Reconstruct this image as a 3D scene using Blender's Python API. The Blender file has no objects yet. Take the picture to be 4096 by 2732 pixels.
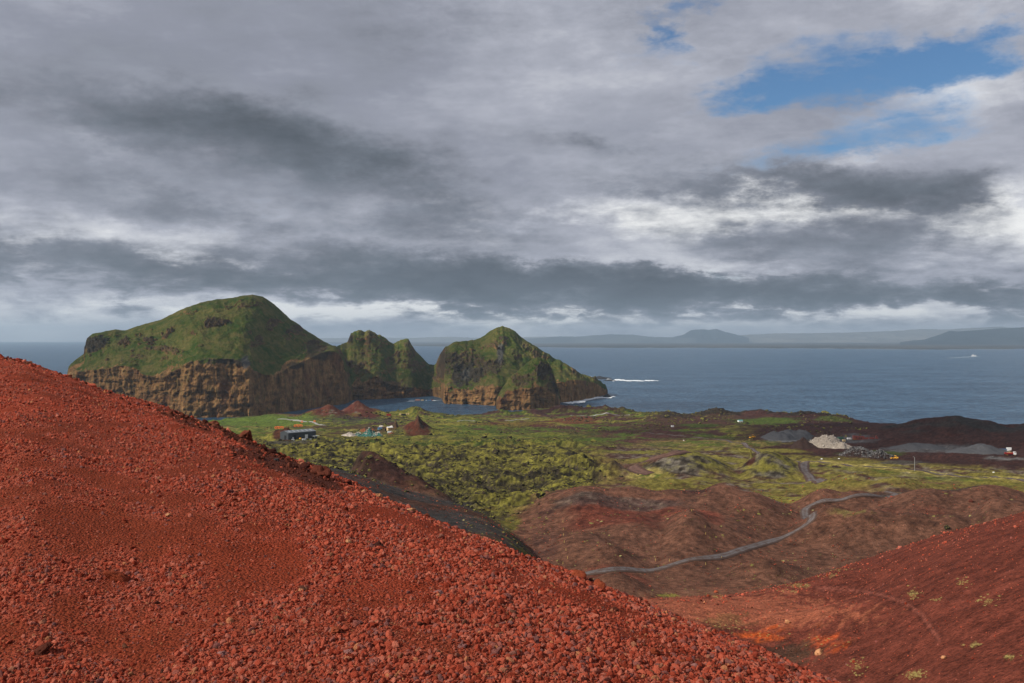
import bpy, bmesh, math, random
import numpy as np
from mathutils import Vector, Matrix
random.seed(7); RNG = np.random.default_rng(7)
S = bpy.context.scene
COL = S.collection
# ---------------------------------------------------------------- camera
F = 3982.0; CX = 2048.0; HY = 1356.0; EYE = 190.0      # focal length in photo pixels, horizon row, eye height (m)
cam = bpy.data.cameras.new('camera'); cam.sensor_width = 36.0; cam.lens = 36.0 * F / 4096.0
cam.clip_start = 0.5; cam.clip_end = 250000.0
co = bpy.data.objects.new('camera', cam); COL.objects.link(co)
co.location = (0, 0, EYE); co.rotation_euler = (math.radians(90) - math.atan(10.0 / F), 0, 0)
S.camera = co
# ---------------------------------------------------------------- render / view
S.render.engine = 'CYCLES'
S.cycles.max_bounces = 4; S.cycles.diffuse_bounces = 2; S.cycles.glossy_bounces = 2; S.cycles.transmission_bounces = 1; S.cycles.volume_bounces = 0
S.view_settings.view_transform = 'Standard'; S.view_settings.look = 'None'
S.view_settings.exposure = 0.0; S.view_settings.gamma = 1.0; S.view_settings.use_curve_mapping = False
# ---------------------------------------------------------------- node helpers
class V:                                   # a socket with arithmetic
    def __init__(s, nt, sock): s.nt = nt; s.s = sock
    def _m(s, op, o=None, c=None):
        n = s.nt.nodes.new('ShaderNodeMath'); n.operation = op
        s.nt.links.new(s.s, n.inputs[0])
        for i, k in ((1, o), (2, c)):
            if k is None: continue
            if isinstance(k, V): s.nt.links.new(k.s, n.inputs[i])
            else: n.inputs[i].default_value = k
        return V(s.nt, n.outputs[0])
    def __add__(s, o): return s._m('ADD', o)
    __radd__ = __add__
    def __mul__(s, o): return s._m('MULTIPLY', o)
    __rmul__ = __mul__
    def __sub__(s, o): return s._m('SUBTRACT', o)
    def __rsub__(s, o): return (s * -1.0) + o
    def __truediv__(s, o): return s._m('DIVIDE', o)
    def max(s, o): return s._m('MAXIMUM', o)
    def min(s, o): return s._m('MINIMUM', o)
    def step(s, a, b):                     # smoothstep from a to b
        n = s.nt.nodes.new('ShaderNodeMapRange'); n.interpolation_type = 'SMOOTHSTEP'
        s.nt.links.new(s.s, n.inputs[0]); n.inputs[1].default_value = a; n.inputs[2].default_value = b
        return V(s.nt, n.outputs[0])
def xyz(nt, vec):
    n = nt.nodes.new('ShaderNodeSeparateXYZ'); nt.links.new(vec, n.inputs[0]); return [V(nt, o) for o in n.outputs]
def comb(nt, x, y, z):
    n = nt.nodes.new('ShaderNodeCombineXYZ')
    for i, k in enumerate((x, y, z)):
        if isinstance(k, V): nt.links.new(k.s, n.inputs[i])
        else: n.inputs[i].default_value = k
    return n.outputs[0]
def mapping(nt, vec, scale=(1,1,1), loc=(0,0,0), rot=(0,0,0)):
    n = nt.nodes.new('ShaderNodeMapping'); nt.links.new(vec, n.inputs[0])
    n.inputs['Scale'].default_value = scale; n.inputs['Location'].default_value = loc; n.inputs['Rotation'].default_value = rot
    return n.outputs[0]
def noise(nt, vec, scale, detail=4, rough=.55, dist=0.0, lac=2.0):
    n = nt.nodes.new('ShaderNodeTexNoise'); nt.links.new(vec, n.inputs['Vector'])
    n.inputs['Scale'].default_value = scale; n.inputs['Detail'].default_value = detail
    n.inputs['Roughness'].default_value = rough; n.inputs['Distortion'].default_value = dist; n.inputs['Lacunarity'].default_value = lac
    return V(nt, n.outputs[0])
def ramp(nt, fac, pts, interp='LINEAR'):
    n = nt.nodes.new('ShaderNodeValToRGB'); n.color_ramp.interpolation = interp
    e = n.color_ramp.elements
    while len(e) < len(pts): e.new(0.5)
    for el, (p, c) in zip(e, pts): el.position = p; el.color = (c[0], c[1], c[2], 1)
    nt.links.new(fac.s, n.inputs[0]); return n.outputs[0]
def mixc(nt, fac, a, b, mode='MIX'):
    n = nt.nodes.new('ShaderNodeMix'); n.data_type = 'RGBA'; n.blend_type = mode
    for sock, k in ((n.inputs[0], fac), (n.inputs[6], a), (n.inputs[7], b)):
        if isinstance(k, V): nt.links.new(k.s, sock)
        elif isinstance(k, (tuple, list)): sock.default_value = (k[0], k[1], k[2], 1)
        elif isinstance(k, (int, float)): sock.default_value = k
        else: nt.links.new(k, sock)
    return n.outputs[2]
# ---------------------------------------------------------------- sun and sky
SUN_AZ = math.radians(-116.0)      # measured from +Y (view direction) towards +X: behind and to the left
SUN_EL = math.radians(36.0)
to_sun = Vector((math.sin(SUN_AZ) * math.cos(SUN_EL), math.cos(SUN_AZ) * math.cos(SUN_EL), math.sin(SUN_EL)))
sl = bpy.data.lights.new('sun', 'SUN'); sl.energy = 5.0; sl.angle = math.radians(1.2); sl.color = (1.0, 0.93, 0.82)
so = bpy.data.objects.new('sun', sl); COL.objects.link(so); so.location = (0, 0, 900)
so.rotation_euler = to_sun.to_track_quat('Z', 'Y').to_euler()
def build_world():
    w = bpy.data.worlds.new('World'); S.world = w; w.use_nodes = True
    nt = w.node_tree; nt.nodes.clear()
    out = nt.nodes.new('ShaderNodeOutputWorld')
    sky = nt.nodes.new('ShaderNodeTexSky'); sky.sky_type = 'NISHITA'; sky.sun_disc = False
    sky.sun_elevation = SUN_EL; sky.sun_rotation = SUN_AZ; sky.altitude = 190; sky.air_density = 1.0; sky.dust_density = 0.6; sky.ozone_density = 2.0
    bg1 = nt.nodes.new('ShaderNodeBackground'); bg1.inputs[1].default_value = 0.085; nt.links.new(mixc(nt, 1.0, sky.outputs[0], (.62, .86, 1.06), 'MULTIPLY'), bg1.inputs[0])
    tc = nt.nodes.new('ShaderNodeTexCoord'); d = tc.outputs['Generated']
    x, y, z = xyz(nt, d)
    zc = z.max(0.0)
    az = x._m('ARCTAN2', y); el = z._m('ARCSINE')
    k = zc + 0.10
    q = comb(nt, x / k, y / k, 0.0)
    ae0 = comb(nt, az, el, 0.0)
    # billows tear the edges of every mass of cloud
    wn = nt.nodes.new('ShaderNodeTexNoise'); nt.links.new(mapping(nt, ae0, (7.0, 15.0, 1), (4.3, 2.1, 0), (0, 0, math.radians(-12))), wn.inputs['Vector'])
    wn.inputs['Scale'].default_value = 1.0; wn.inputs['Detail'].default_value = 9; wn.inputs['Roughness'].default_value = .66
    wx, wy, wz = xyz(nt, wn.outputs['Color'])
    ae = comb(nt, (wx - .5)._m('MULTIPLY_ADD', .26, az), (wy - .5)._m('MULTIPLY_ADD', .085, el), 0.0)
    def blob(px, py, rx, ry, rot=0.0):        # a soft round patch of the deck, from 1 at its middle to 0 at its rim
        a0 = math.atan((px - CX) / F); e0 = math.atan((HY - py) / F); g = 1.75
        mp = nt.nodes.new('ShaderNodeMapping'); mp.vector_type = 'TEXTURE'; nt.links.new(ae, mp.inputs[0])
        mp.inputs['Location'].default_value = (a0, e0, 0); mp.inputs['Rotation'].default_value = (0, 0, math.radians(rot)); mp.inputs['Scale'].default_value = (g * rx / F, g * ry / F, 1)
        gr = nt.nodes.new('ShaderNodeTexGradient'); gr.gradient_type = 'SPHERICAL'; nt.links.new(mp.outputs[0], gr.inputs[0])
        return V(nt, gr.outputs[1])
    qw = mapping(nt, q, (.75, 1.15, 1), (3.1, 7.7, 0), (0, 0, math.radians(-24)))
    mid = noise(nt, qw, 0.62, 9, .57, 0.12)
    puff = noise(nt, mapping(nt, ae0, (26.0, 95.0, 1), (.7, .9, 0), (0, 0, math.radians(-5))), 1.0, 6, .6, .35)
    nearh = el.step(math.radians(5.5), math.radians(1.8))
    # upper, pale layer: BRIGHT thins it; lower, grey layer: DARK thickens it; HOLE opens both to the blue
    BRIGHT = [(800, 420, 1300, 420, -6, .14), (3300, 620, 500, 160, 0, .06), (2150, 110, 480, 180, 0, -.20), (3950, 120, 480, 240, 0, -.16), (500, 605, 260, 45, -14, -.18), (230, 965, 600, 75, -6, -.36), (1760, 800, 260, 60, -28, -.34),
        (1750, 950, 420, 65, -8, -.16), (700, 1250, 1000, 55, 0, -.34), (1600, 1262, 600, 44, 0, -.34), (3060, 876, 560, 74, 0, -.72), (3990, 925, 230, 120, 0, -.46), (3300, 1255, 950, 52, 0, -.40), (2160, 1232, 260, 40, 0, -.36),
        (3830, 425, 240, 95, 12, -.28), (3400, 690, 240, 40, 12, -.22), (2450, 850, 320, 130, -20, -.16), (2300, 420, 520, 120, 6, -.12), (2560, 1010, 420, 90, -16, -.12)]
    DARK = [(600, 500, 900, 110, -4, .40), (1350, 690, 660, 125, -16, .54), (850, 850, 620, 95, -10, .50), (1050, 1090, 1350, 80, -3, .72), (2150, 1155, 640, 70, -3, .62), (3080, 762, 560, 70, -4, .66), (2400, 585, 360, 46, -6, .40),
        (3000, 1010, 460, 80, -12, .34), (3650, 985, 300, 120, 0, .30), (2800, 1140, 800, 55, -2, .60), (3720, 1195, 640, 40, -5, .62), (3900, 780, 400, 60, 4, .22)]
    HOLE = [(2615, 120, 95, 120, -30, .75), (2830, 10, 150, 40, 0, .6), (3480, 320, 420, 95, 4, .86), (3050, 420, 290, 50, 4, .6), (3860, 310, 220, 55, 0, .6), (3400, 628, 320, 46, 8, .7), (3620, 500, 240, 50, 6, .6)]
    D = (mid - .5)._m('MULTIPLY_ADD', .60, (wz - .5) * .55 + .435) + (puff - .5) * (nearh * .5 + .14)
    for (px, py, rx, ry, rot, wt) in BRIGHT: D = blob(px, py, rx, ry, rot)._m('MULTIPLY_ADD', wt, D)
    K = (mid - .5)._m('MULTIPLY_ADD', .9, (wz - .5) * 1.0) + (puff - .5) * (nearh * 1.5 + .35)
    for (px, py, rx, ry, rot, wt) in DARK: K = blob(px, py, rx, ry, rot)._m('MULTIPLY_ADD', wt, K)
    H = (mid - .5)._m('MULTIPLY_ADD', -.7, (wz - .5) * -1.2) - (puff - .5) * .5
    for (px, py, rx, ry, rot, wt) in HOLE: H = blob(px, py, rx, ry, rot)._m('MULTIPLY_ADD', wt, H)
    low = el.step(math.radians(0.0), math.radians(1.5))           # both layers thin into pale air along the whole horizon
    D = D * (low * 0.6 + 0.4) + (1.0 - low) * 0.12
    lite = ramp(nt, D, [(0.0, (1.0, 1.0, .99)), (0.14, (.72, .73, .77)), (0.34, (.43, .445, .515)), (0.50, (.295, .31, .375)), (0.72, (.20, .216, .262))])
    dark = ramp(nt, K, [(0.10, (.33, .345, .40)), (0.36, (.215, .23, .275)), (0.62, (.135, .152, .182)), (0.95, (.088, .102, .124))])
    sh = nt.nodes.new('ShaderNodeVectorMath'); sh.operation = 'SCALE'; nt.links.new(dark, sh.inputs[0]); nt.links.new(((wx - .5) * 1.5 + (puff - .5) * .7 + 1.0).max(.6).s, sh.inputs['Scale'])
    col = mixc(nt, K.step(-0.05, 0.46) * low, lite, sh.outputs[0])
    bg2 = nt.nodes.new('ShaderNodeBackground'); bg2.inputs[1].default_value = 1.0; nt.links.new(col, bg2.inputs[0])
    mask = H.step(0.80, 0.16)
    mix = nt.nodes.new('ShaderNodeMixShader'); nt.links.new(mask.s, mix.inputs[0])
    nt.links.new(bg1.outputs[0], mix.inputs[1]); nt.links.new(bg2.outputs[0], mix.inputs[2])
    nt.links.new(mix.outputs[0], out.inputs[0])
    w.cycles.sampling_method = 'MANUAL'; w.cycles.sample_map_resolution = 512
build_world()
# ---------------------------------------------------------------- object helpers
def tag(o, label=None, cat=None, group=None, kind=None):
    if label: o['label'] = label
    if cat: o['category'] = cat
    if group: o['group'] = group
    if kind: o['kind'] = kind
    return o
def empty(name, loc, rz=0.0):
    o = bpy.data.objects.new(name, None); COL.objects.link(o); o.location = loc; o.rotation_euler = (0, 0, rz); o.empty_display_size = .5
    return o
def link(name, me, mat=None, parent=None, loc=None):
    o = bpy.data.objects.new(name, me); COL.objects.link(o)
    if mat is not None and not me.materials: me.materials.append(mat)
    if parent: o.parent = parent
    if loc is not None: o.location = loc
    return o
def mesh_np(name, verts, quads, smooth=True, tris=None):
    me = bpy.data.meshes.new(name); verts = np.asarray(verts, np.float32)
    nq = 0 if quads is None else len(quads); ntr = 0 if tris is None else len(tris)
    me.vertices.add(len(verts)); me.vertices.foreach_set('co', verts.ravel())
    loops = []
    if nq: loops.append(np.asarray(quads, np.int32).ravel())
    if ntr: loops.append(np.asarray(tris, np.int32).ravel())
    lp = np.concatenate(loops); me.loops.add(len(lp)); me.loops.foreach_set('vertex_index', lp)
    me.polygons.add(nq + ntr)
    st = np.concatenate([np.arange(nq) * 4, nq * 4 + np.arange(ntr) * 3]).astype(np.int32)
    me.polygons.foreach_set('loop_start', st)
    me.polygons.foreach_set('use_smooth', np.full(nq + ntr, smooth))
    me.update(calc_edges=True); me.validate()
    return me
def grid_quads(nr, nc):
    i = np.arange(nr - 1)[:, None] * nc + np.arange(nc - 1)[None, :]
    return np.stack([i, i + 1, i + nc + 1, i + nc], -1).reshape(-1, 4)
def set_color(me, name, rgb):
    a = me.color_attributes.new(name, 'FLOAT_COLOR', 'POINT')
    c = np.ones((len(me.vertices), 4), np.float32); c[:, :3] = rgb.reshape(-1, 3); a.data.foreach_set('color', c.ravel())
class MB:
    def __init__(s): s.v = []; s.f = []
    def add(s, vs, fs):
        b = len(s.v); s.v += [tuple(v) for v in vs]; s.f += [tuple(i + b for i in f) for f in fs]; return s
    def box(s, x0, x1, y0, y1, z0, z1):
        return s.add([(x0,y0,z0),(x1,y0,z0),(x1,y1,z0),(x0,y1,z0),(x0,y0,z1),(x1,y0,z1),(x1,y1,z1),(x0,y1,z1)],
                     [(3,2,1,0),(4,5,6,7),(0,1,5,4),(1,2,6,5),(2,3,7,6),(3,0,4,7)])
    def tube(s, p, q, r0, r1=None, n=8, cap=True):
        r1 = r0 if r1 is None else r1; p = Vector(p); q = Vector(q); a = (q - p).normalized()
        u = a.orthogonal().normalized(); w = a.cross(u)
        vs = [p + (u * math.cos(t) + w * math.sin(t)) * r0 for t in [2 * math.pi * i / n for i in range(n)]]
        vs += [q + (u * math.cos(t) + w * math.sin(t)) * r1 for t in [2 * math.pi * i / n for i in range(n)]]
        fs = [(i, (i + 1) % n, n + (i + 1) % n, n + i) for i in range(n)]
        if cap: fs += [tuple(range(n - 1, -1, -1)), tuple(range(n, 2 * n))]
        return s.add(vs, fs)
    def prism(s, pts, axis, a, b):           # polygon pts in the other two axes, extruded along axis
        n = len(pts)
        def mk(p, k): return {0: (k, p[0], p[1]), 1: (p[0], k, p[1]), 2: (p[0], p[1], k)}[axis]
        return s.add([mk(p, a) for p in pts] + [mk(p, b) for p in pts],
                     [tuple(range(n - 1, -1, -1)), tuple(range(n, 2 * n))] + [(i, (i + 1) % n, n + (i + 1) % n, n + i) for i in range(n)])
    def torus(s, c, R, r, axis=2, n=20, k=8):
        vs = []
        for i in range(n):
            a = 2 * math.pi * i / n
            for j in range(k):
                b = 2 * math.pi * j / k; rr = R + r * math.cos(b); p = (rr * math.cos(a), rr * math.sin(a), r * math.sin(b))
                p = {2: p, 1: (p[0], p[2], p[1]), 0: (p[2], p[0], p[1])}[axis]
                vs.append((c[0] + p[0], c[1] + p[1], c[2] + p[2]))
        return s.add(vs, [(i * k + j, ((i + 1) % n) * k + j, ((i + 1) % n) * k + (j + 1) % k, i * k + (j + 1) % k) for i in range(n) for j in range(k)])
    def build(s, name, mat, parent=None, loc=None, bev=0.0):
        me = bpy.data.meshes.new(name); me.from_pydata(s.v, [], s.f)
        bm = bmesh.new(); bm.from_mesh(me)
        bmesh.ops.recalc_face_normals(bm, faces=bm.faces)
        if bev: bmesh.ops.bevel(bm, geom=list(bm.edges), offset=bev, segments=1, affect='EDGES')
        bm.to_mesh(me); bm.free()
        return link(name, me, mat, parent, loc)
# ---------------------------------------------------------------- numpy noise
def _h(i, j, seed):
    n = (i.astype(np.int64) * 374761393 + j.astype(np.int64) * 668265263 + seed * 1442695041) & 0xffffffff
    n = ((n ^ (n >> 13)) * 1274126177) & 0xffffffff
    n = ((n ^ (n >> 16)) * 2246822519) & 0xffffffff
    return ((n ^ (n >> 15)) & 0xffffff) / float(0xffffff)
def vn(x, y, seed=0):
    xi = np.floor(x); yi = np.floor(y); fx = x - xi; fy = y - yi
    sx = fx * fx * fx * (fx * (fx * 6 - 15) + 10); sy = fy * fy * fy * (fy * (fy * 6 - 15) + 10)
    a = _h(xi, yi, seed); b = _h(xi + 1, yi, seed); c = _h(xi, yi + 1, seed); d = _h(xi + 1, yi + 1, seed)
    return (a + (b - a) * sx) * (1 - sy) + (c + (d - c) * sx) * sy
def fbm(x, y, seed=0, octv=4, gain=.5, lac=2.03):
    s = 0; a = 1.0; t = 0
    for o in range(octv):
        s = s + a * vn(x, y, seed + o * 17); t += a; a *= gain
        x, y = (x * .8 - y * .6) * lac + 13.7, (x * .6 + y * .8) * lac - 5.3
    return s / t
def ridged(x, y, seed=0, octv=4, gain=.5):
    s = 0; a = 1.0; t = 0
    for o in range(octv):
        s = s + a * (1 - np.abs(2 * vn(x, y, seed + o * 31) - 1)); t += a; a *= gain
        x, y = (x * .8 - y * .6) * 2.1 + 3.7, (x * .6 + y * .8) * 2.1 - 9.3
    return s / t
def sstep(a, b, x):
    t = np.clip((x - a) / (b - a), 0, 1); return t * t * (3 - 2 * t)
def smax(a, b, k): return .5 * (a + b + np.sqrt((a - b) ** 2 + k * k))
def itp(x, pts, col=1):
    p = np.array(sorted(pts), float); return np.interp(x, p[:, 0], p[:, col])
def sitp(x, pts, col=1, w=60.0):            # table lookup, rounded off
    return (itp(x - w, pts, col) + 2 * itp(x - w / 2, pts, col) + 2 * itp(x, pts, col) + 2 * itp(x + w / 2, pts, col) + itp(x + w, pts, col)) / 8
# ---------------------------------------------------------------- materials
MATS = {}
def new_mat(name):
    m = bpy.data.materials.new(name); m.use_nodes = True; nt = m.node_tree
    b = nt.nodes['Principled BSDF']; MATS[name] = m; return m, nt, b
def pos(nt):
    g = nt.nodes.new('ShaderNodeNewGeometry'); return g.outputs['Position'], g.outputs['Normal'], g.outputs['True Normal']
def bump(nt, b, h, strength=.5, dist=1.0):
    n = nt.nodes.new('ShaderNodeBump'); n.inputs['Strength'].default_value = strength; n.inputs['Distance'].default_value = dist
    nt.links.new(h.s, n.inputs['Height']); nt.links.new(n.outputs[0], b.inputs['Normal'])
def plain(name, c, rough=.6, metal=0.0, var=.18, scale=1.2, spec=.35):
    if name in MATS: return MATS[name]
    m, nt, b = new_mat(name); p = nt.nodes.new('ShaderNodeTexCoord').outputs['Object']
    n1 = noise(nt, p, scale, 5, .6)
    n = nt.nodes.new('ShaderNodeVectorMath'); n.operation = 'SCALE'; n.inputs[0].default_value = c
    nt.links.new(((n1 - .5) * (2 * var) + 1.0).s, n.inputs['Scale']); nt.links.new(n.outputs[0], b.inputs['Base Color'])
    b.inputs['Roughness'].default_value = rough; b.inputs['Metallic'].default_value = metal; b.inputs['Specular IOR Level'].default_value = spec
    return m
def ground_mat(name, fine, bumpk, bdist):
    m, nt, b = new_mat(name); P, N, TN = pos(nt)
    a = nt.nodes.new('ShaderNodeVertexColor'); a.layer_name = 'ground'
    n1 = noise(nt, P, fine, 6, .65); n2 = noise(nt, P, fine * 6.5, 4, .6)
    f = ((n1 - .5) * 2.4 + (n2 - .5) * 2.2 + 1.0).max(.3)
    s = nt.nodes.new('ShaderNodeVectorMath'); s.operation = 'SCALE'; nt.links.new(a.outputs[0], s.inputs[0]); nt.links.new(f.s, s.inputs['Scale'])
    nt.links.new(s.outputs[0], b.inputs['Base Color']); b.inputs['Roughness'].default_value = .95; b.inputs['Specular IOR Level'].default_value = .08
    bump(nt, b, n1 + n2 * .45, bumpk, bdist); return m
M_GROUND = ground_mat('cinder_and_moss_ground', 0.42, .9, 1.5)
def scree_mat():
    m, nt, b = new_mat('red_scree'); P, N, TN = pos(nt)
    a = nt.nodes.new('ShaderNodeVertexColor'); a.layer_name = 'ground'
    vo = nt.nodes.new('ShaderNodeTexVoronoi'); vo.inputs['Scale'].default_value = 24.0; vo.inputs['Randomness'].default_value = 1.0
    nt.links.new(P, vo.inputs['Vector'])
    n1 = noise(nt, P, 9.0, 6, .65); n2 = noise(nt, P, 45.0, 3, .6)
    h, s_, v_ = xyz(nt, vo.outputs['Color'])
    f = ((n1 - .5) * .7 + (n2 - .5) * .6 + (h - .5) * .35 + .95).max(.3)
    s = nt.nodes.new('ShaderNodeVectorMath'); s.operation = 'SCALE'; nt.links.new(a.outputs[0], s.inputs[0]); nt.links.new(f.s, s.inputs['Scale'])
    nt.links.new(s.outputs[0], b.inputs['Base Color']); b.inputs['Roughness'].default_value = .95; b.inputs['Specular IOR Level'].default_value = .06
    dist = V(nt, vo.outputs['Distance'])
    bump(nt, b, n1 * .8 + n2 * .4 - dist * .9, .9, .05); return m
M_SCREE = scree_mat()
def stone_mat(name, pts, dark=.55, sc=14.0, moss=None):
    m, nt, b = new_mat(name); oi = nt.nodes.new('ShaderNodeObjectInfo'); r = V(nt, oi.outputs['Random'])
    tc = nt.nodes.new('ShaderNodeTexCoord').outputs['Object']; n1 = noise(nt, tc, 3.2, 6, .68); n2 = noise(nt, tc, sc, 3, .6)
    c = ramp(nt, r, pts)
    f = ((n1 - .5) * 1.2 + (n2 - .5) * .6 + 1.0).max(dark * .6)
    s = nt.nodes.new('ShaderNodeVectorMath'); s.operation = 'SCALE'; nt.links.new(c, s.inputs[0]); nt.links.new(f.s, s.inputs['Scale'])
    colr = s.outputs[0]
    if moss:
        P, N, TN = pos(nt); nz = xyz(nt, TN)[2]
        mm = ((nz - .68) * 2.2 + (n1 - .5) * 2.6).step(.05, .4)
        colr = mixc(nt, mm, colr, moss)
    nt.links.new(colr, b.inputs['Base Color']); b.inputs['Roughness'].default_value = .95; b.inputs['Specular IOR Level'].default_value = .08
    bump(nt, b, n1 + n2 * .4, .6, .12); return m
RED = [(0.0, (.18, .029, .014)), (.18, (.33, .053, .027)), (.40, (.47, .106, .060)), (.58, (.40, .073, .038)), (.74, (.51, .152, .096)), (.86, (.28, .086, .066)), (.93, (.20, .085, .075)), (.975, (.52, .20, .09)), (1.0, (.06, .025, .02))]
M_STONE = stone_mat('red_scoria', RED)
M_DARK = stone_mat('dark_scoria', [(0, (.055, .018, .013)), (.5, (.10, .028, .017)), (1, (.15, .045, .026))])
M_RUST = stone_mat('rusty_scoria', [(0, (.22, .045, .020)), (1, (.32, .075, .034))])
M_TAN = stone_mat('tan_scoria', [(0, (.42, .19, .10)), (1, (.55, .27, .13))])
M_MAUVE = stone_mat('mauve_scoria', [(0, (.25, .10, .088)), (1, (.33, .16, .14))])
M_LAVA = stone_mat('mossy_lava', [(0, (.022, .018, .013)), (.6, (.042, .032, .022)), (1, (.060, .045, .033))], moss=(.160, .150, .030))
M_GREYROCK = stone_mat('grey_rock', [(0, (.045, .042, .042)), (.6, (.105, .10, .10)), (1, (.20, .19, .185))])
M_PALEROCK = stone_mat('pale_rubble', [(0, (.34, .29, .24)), (.6, (.46, .40, .34)), (1, (.58, .52, .45))])
# ---------------------------------------------------------------- the land as height functions: x = u*t, y = t
BASE = [(0, 150), (150, 138), (250, 120), (330, 106), (384, 100), (439, 98), (503, 96), (606, 92), (790, 82), (956, 75), (1100, 70), (1250, 66), (1500, 53), (1800, 40), (2235, 22), (2400, 15), (4000, 10)]
def zbase(t): return sitp(t, BASE, w=40)
_T = np.linspace(60, 2700, 4000); _PB = HY + F * (EYE - zbase(_T)) / _T
def t_of(py): return np.interp(-np.asarray(py, float), -_PB, _T)      # distance of the undisturbed plain at a picture row
def pb_of(t): return HY + F * (EYE - zbase(t)) / t
def dome(u, t, tab, h0, cap, w=60):
    px = CX + F * u; vs = (sitp(px, tab, 1, w) - HY) / F; ts = sitp(px, tab, 2, w)
    Q = h0 / ts ** 2; A = vs - 2 * h0 / ts
    tc = np.maximum((cap - A) / (2 * Q), ts)
    d1 = h0 + A * np.minimum(t, tc) + Q * np.minimum(t, tc) ** 2
    return EYE - d1 - np.maximum(A + 2 * Q * tc, cap) * np.maximum(t - tc, 0)
FORE = [(-1000,1405,80),(-400,1415,76),(0,1437,70),(100,1450,66),(200,1485,62),(280,1510,60),(400,1560,56),(550,1608,51),(700,1650,46),(900,1720,40),(1100,1825,34),(1300,1905,30),
        (1500,1990,27),(1700,2065,24.5),(1900,2145,22.5),(2000,2190,21.5),(2100,2245,20.5),(2300,2310,19.5),(2500,2395,18.5),(2750,2490,17.5),(3000,2590,16.5),(3200,2680,15.7),(3320,2732,15),(4096,3080,13),(5100,3500,12)]
FLANK = [(-1000,1600,500),(600,1690,480),(1000,1790,470),(1215,1847,500),(1400,1892,540),(1600,1955,580),(1760,1992,600),(1850,2018,575),(1950,2068,522),(2050,2142,455),(2120,2225,405),(2250,2400,300),(2500,2800,180),(5100,5000,100)]
RIGHT = [(-1000,5000,60),(1900,3300,80),(2150,2700,100),(2300,2500,120),(2500,2418,145),(2700,2398,165),(2900,2388,185),(3000,2376,195),(3200,2328,200),(3500,2235,190),(3800,2130,170),(4096,2050,155),(4600,1935,130),(5100,1850,120)]
def zfore(u, t):
    z = dome(u, t, FORE, 4.5, .65, 40)
    x = u * t; y = t
    z = z + (fbm(x / 6, y / 6, 3, 4) - .5) * .55 * np.clip(t / 25, .35, 1.2) + (fbm(x / 1.3, y / 1.3, 9, 3) - .5) * .12
    return z
# hills on the plain: px, py of the top, distance, lateral radius (px), radial radius (m), shape power
HILLS = [(1480,1812,560,95,42,2.0),(1570,1852,545,100,38,2.0),(1660,1915,520,95,34,2.0),(1740,1968,500,80,30,2.0),
  (2230,1985,560,110,46,2.0),(2350,1945,560,150,52,2.0),(2520,1945,575,140,48,2.0),(2700,1960,560,150,46,2.0),(2900,1930,580,120,44,1.8),(3010,1975,545,110,40,1.9),(2830,1985,540,90,40,1.9),
  (2520,2085,415,170,44,2.0),(2760,2048,410,105,48,1.75),(2880,2085,425,120,48,1.9),(2330,2150,350,130,34,2.),(2420,2185,318,110,24,2.),(2460,2292,240,120,18,2.),(3060,2240,290,120,16,2.),
  (2690,1795,880,110,55,1.9),(2780,1812,870,110,55,1.9),(3060,1797,885,75,48,1.9),(3110,1812,880,70,42,1.9),(3003,1782,905,10,14,1.4),
  (3419,1893,720,130,45,1.9),(3560,1912,700,150,45,1.9),(3300,1950,600,90,28,1.9),(3430,1960,590,110,30,1.9),
  (3330,2022,435,110,22,2.),(3480,2040,415,150,24,2.),(3650,2052,405,140,24,2.),(3800,2058,400,130,24,2.),(3990,1992,430,110,38,1.8),(4090,2010,420,120,38,1.8),(3700,1955,560,170,36,1.9),(3950,1942,570,200,36,1.9),
  (3830,1655,1330,150,95,1.5),(3700,1680,1330,130,85,1.7),(3570,1715,1320,120,70,1.8),(3960,1683,1330,120,90,1.6),(4130,1690,1330,150,110,1.7),
  (1315,1615,1960,62,85,1.5),(1260,1642,1930,60,70,1.6),(1430,1598,2050,62,85,1.45),(1500,1630,2060,60,70,1.7),(1130,1655,1960,100,60,1.8),(1660,1628,2130,60,50,1.9),(1590,1640,2120,60,45,1.8),
  (1672,1658,1400,18,30,1.3),(1650,1690,1395,42,36,1.5),(1690,1690,1405,38,30,1.4),(1582,1676,1450,10,14,1.4),
  (1110,1712,1270,38,26,1.6),(1145,1700,1262,36,24,1.5),(1170,1715,1260,30,24,1.6),
  (2250,1622,2210,70,60,1.8),(2330,1630,2200,80,60,1.8),(2420,1624,2215,70,60,1.8),(2490,1630,2200,40,45,1.6),(2300,1665,1990,70,50,1.8),(2420,1652,2050,36,40,1.6),
  (2560,1655,2050,30,40,1.6),(2680,1652,2000,90,60,1.6),(2780,1662,1990,70,50,1.6),(2870,1634,2080,70,50,1.7),(3030,1638,2060,90,50,1.7),(3120,1648,2000,60,45,1.7),(3230,1647,1960,90,55,1.7),(3330,1660,1900,70,45,1.7),(3110,1665,1900,60,40,1.6),(2980,1690,1750,40,40,1.7),
  (1760,1660,1990,20,30,1.4),(1880,1668,1890,50,40,1.7),(2000,1643,2120,60,50,1.8),(2120,1640,2140,60,50,1.8),(2480,1700,1660,80,50,1.8),(2240,1705,1620,70,45,1.8),(1950,1725,1450,60,35,1.8),(2650,1730,1400,90,50,1.8),(3270,1698,1550,120,50,1.8),
  (2320,1820,900,70,30,1.6),(2450,1840,860,60,25,1.6),(2210,1850,850,80,30,1.7),(1290,1830,980,60,30,1.8),(1500,1790,1000,70,35,1.9)]
_o = np.array([(150, 140), (250, 128), (300, 122), (440, 108), (550, 97), (700, 85), (850, 77), (1000, 72), (1250, 66)], float)
def _shift(t):
    if t > 950: return t
    return float(t_of(HY + F * (EYE - np.interp(t, _o[:, 0], _o[:, 1])) / t)) * (.95 if t < 700 else .985)
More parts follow.
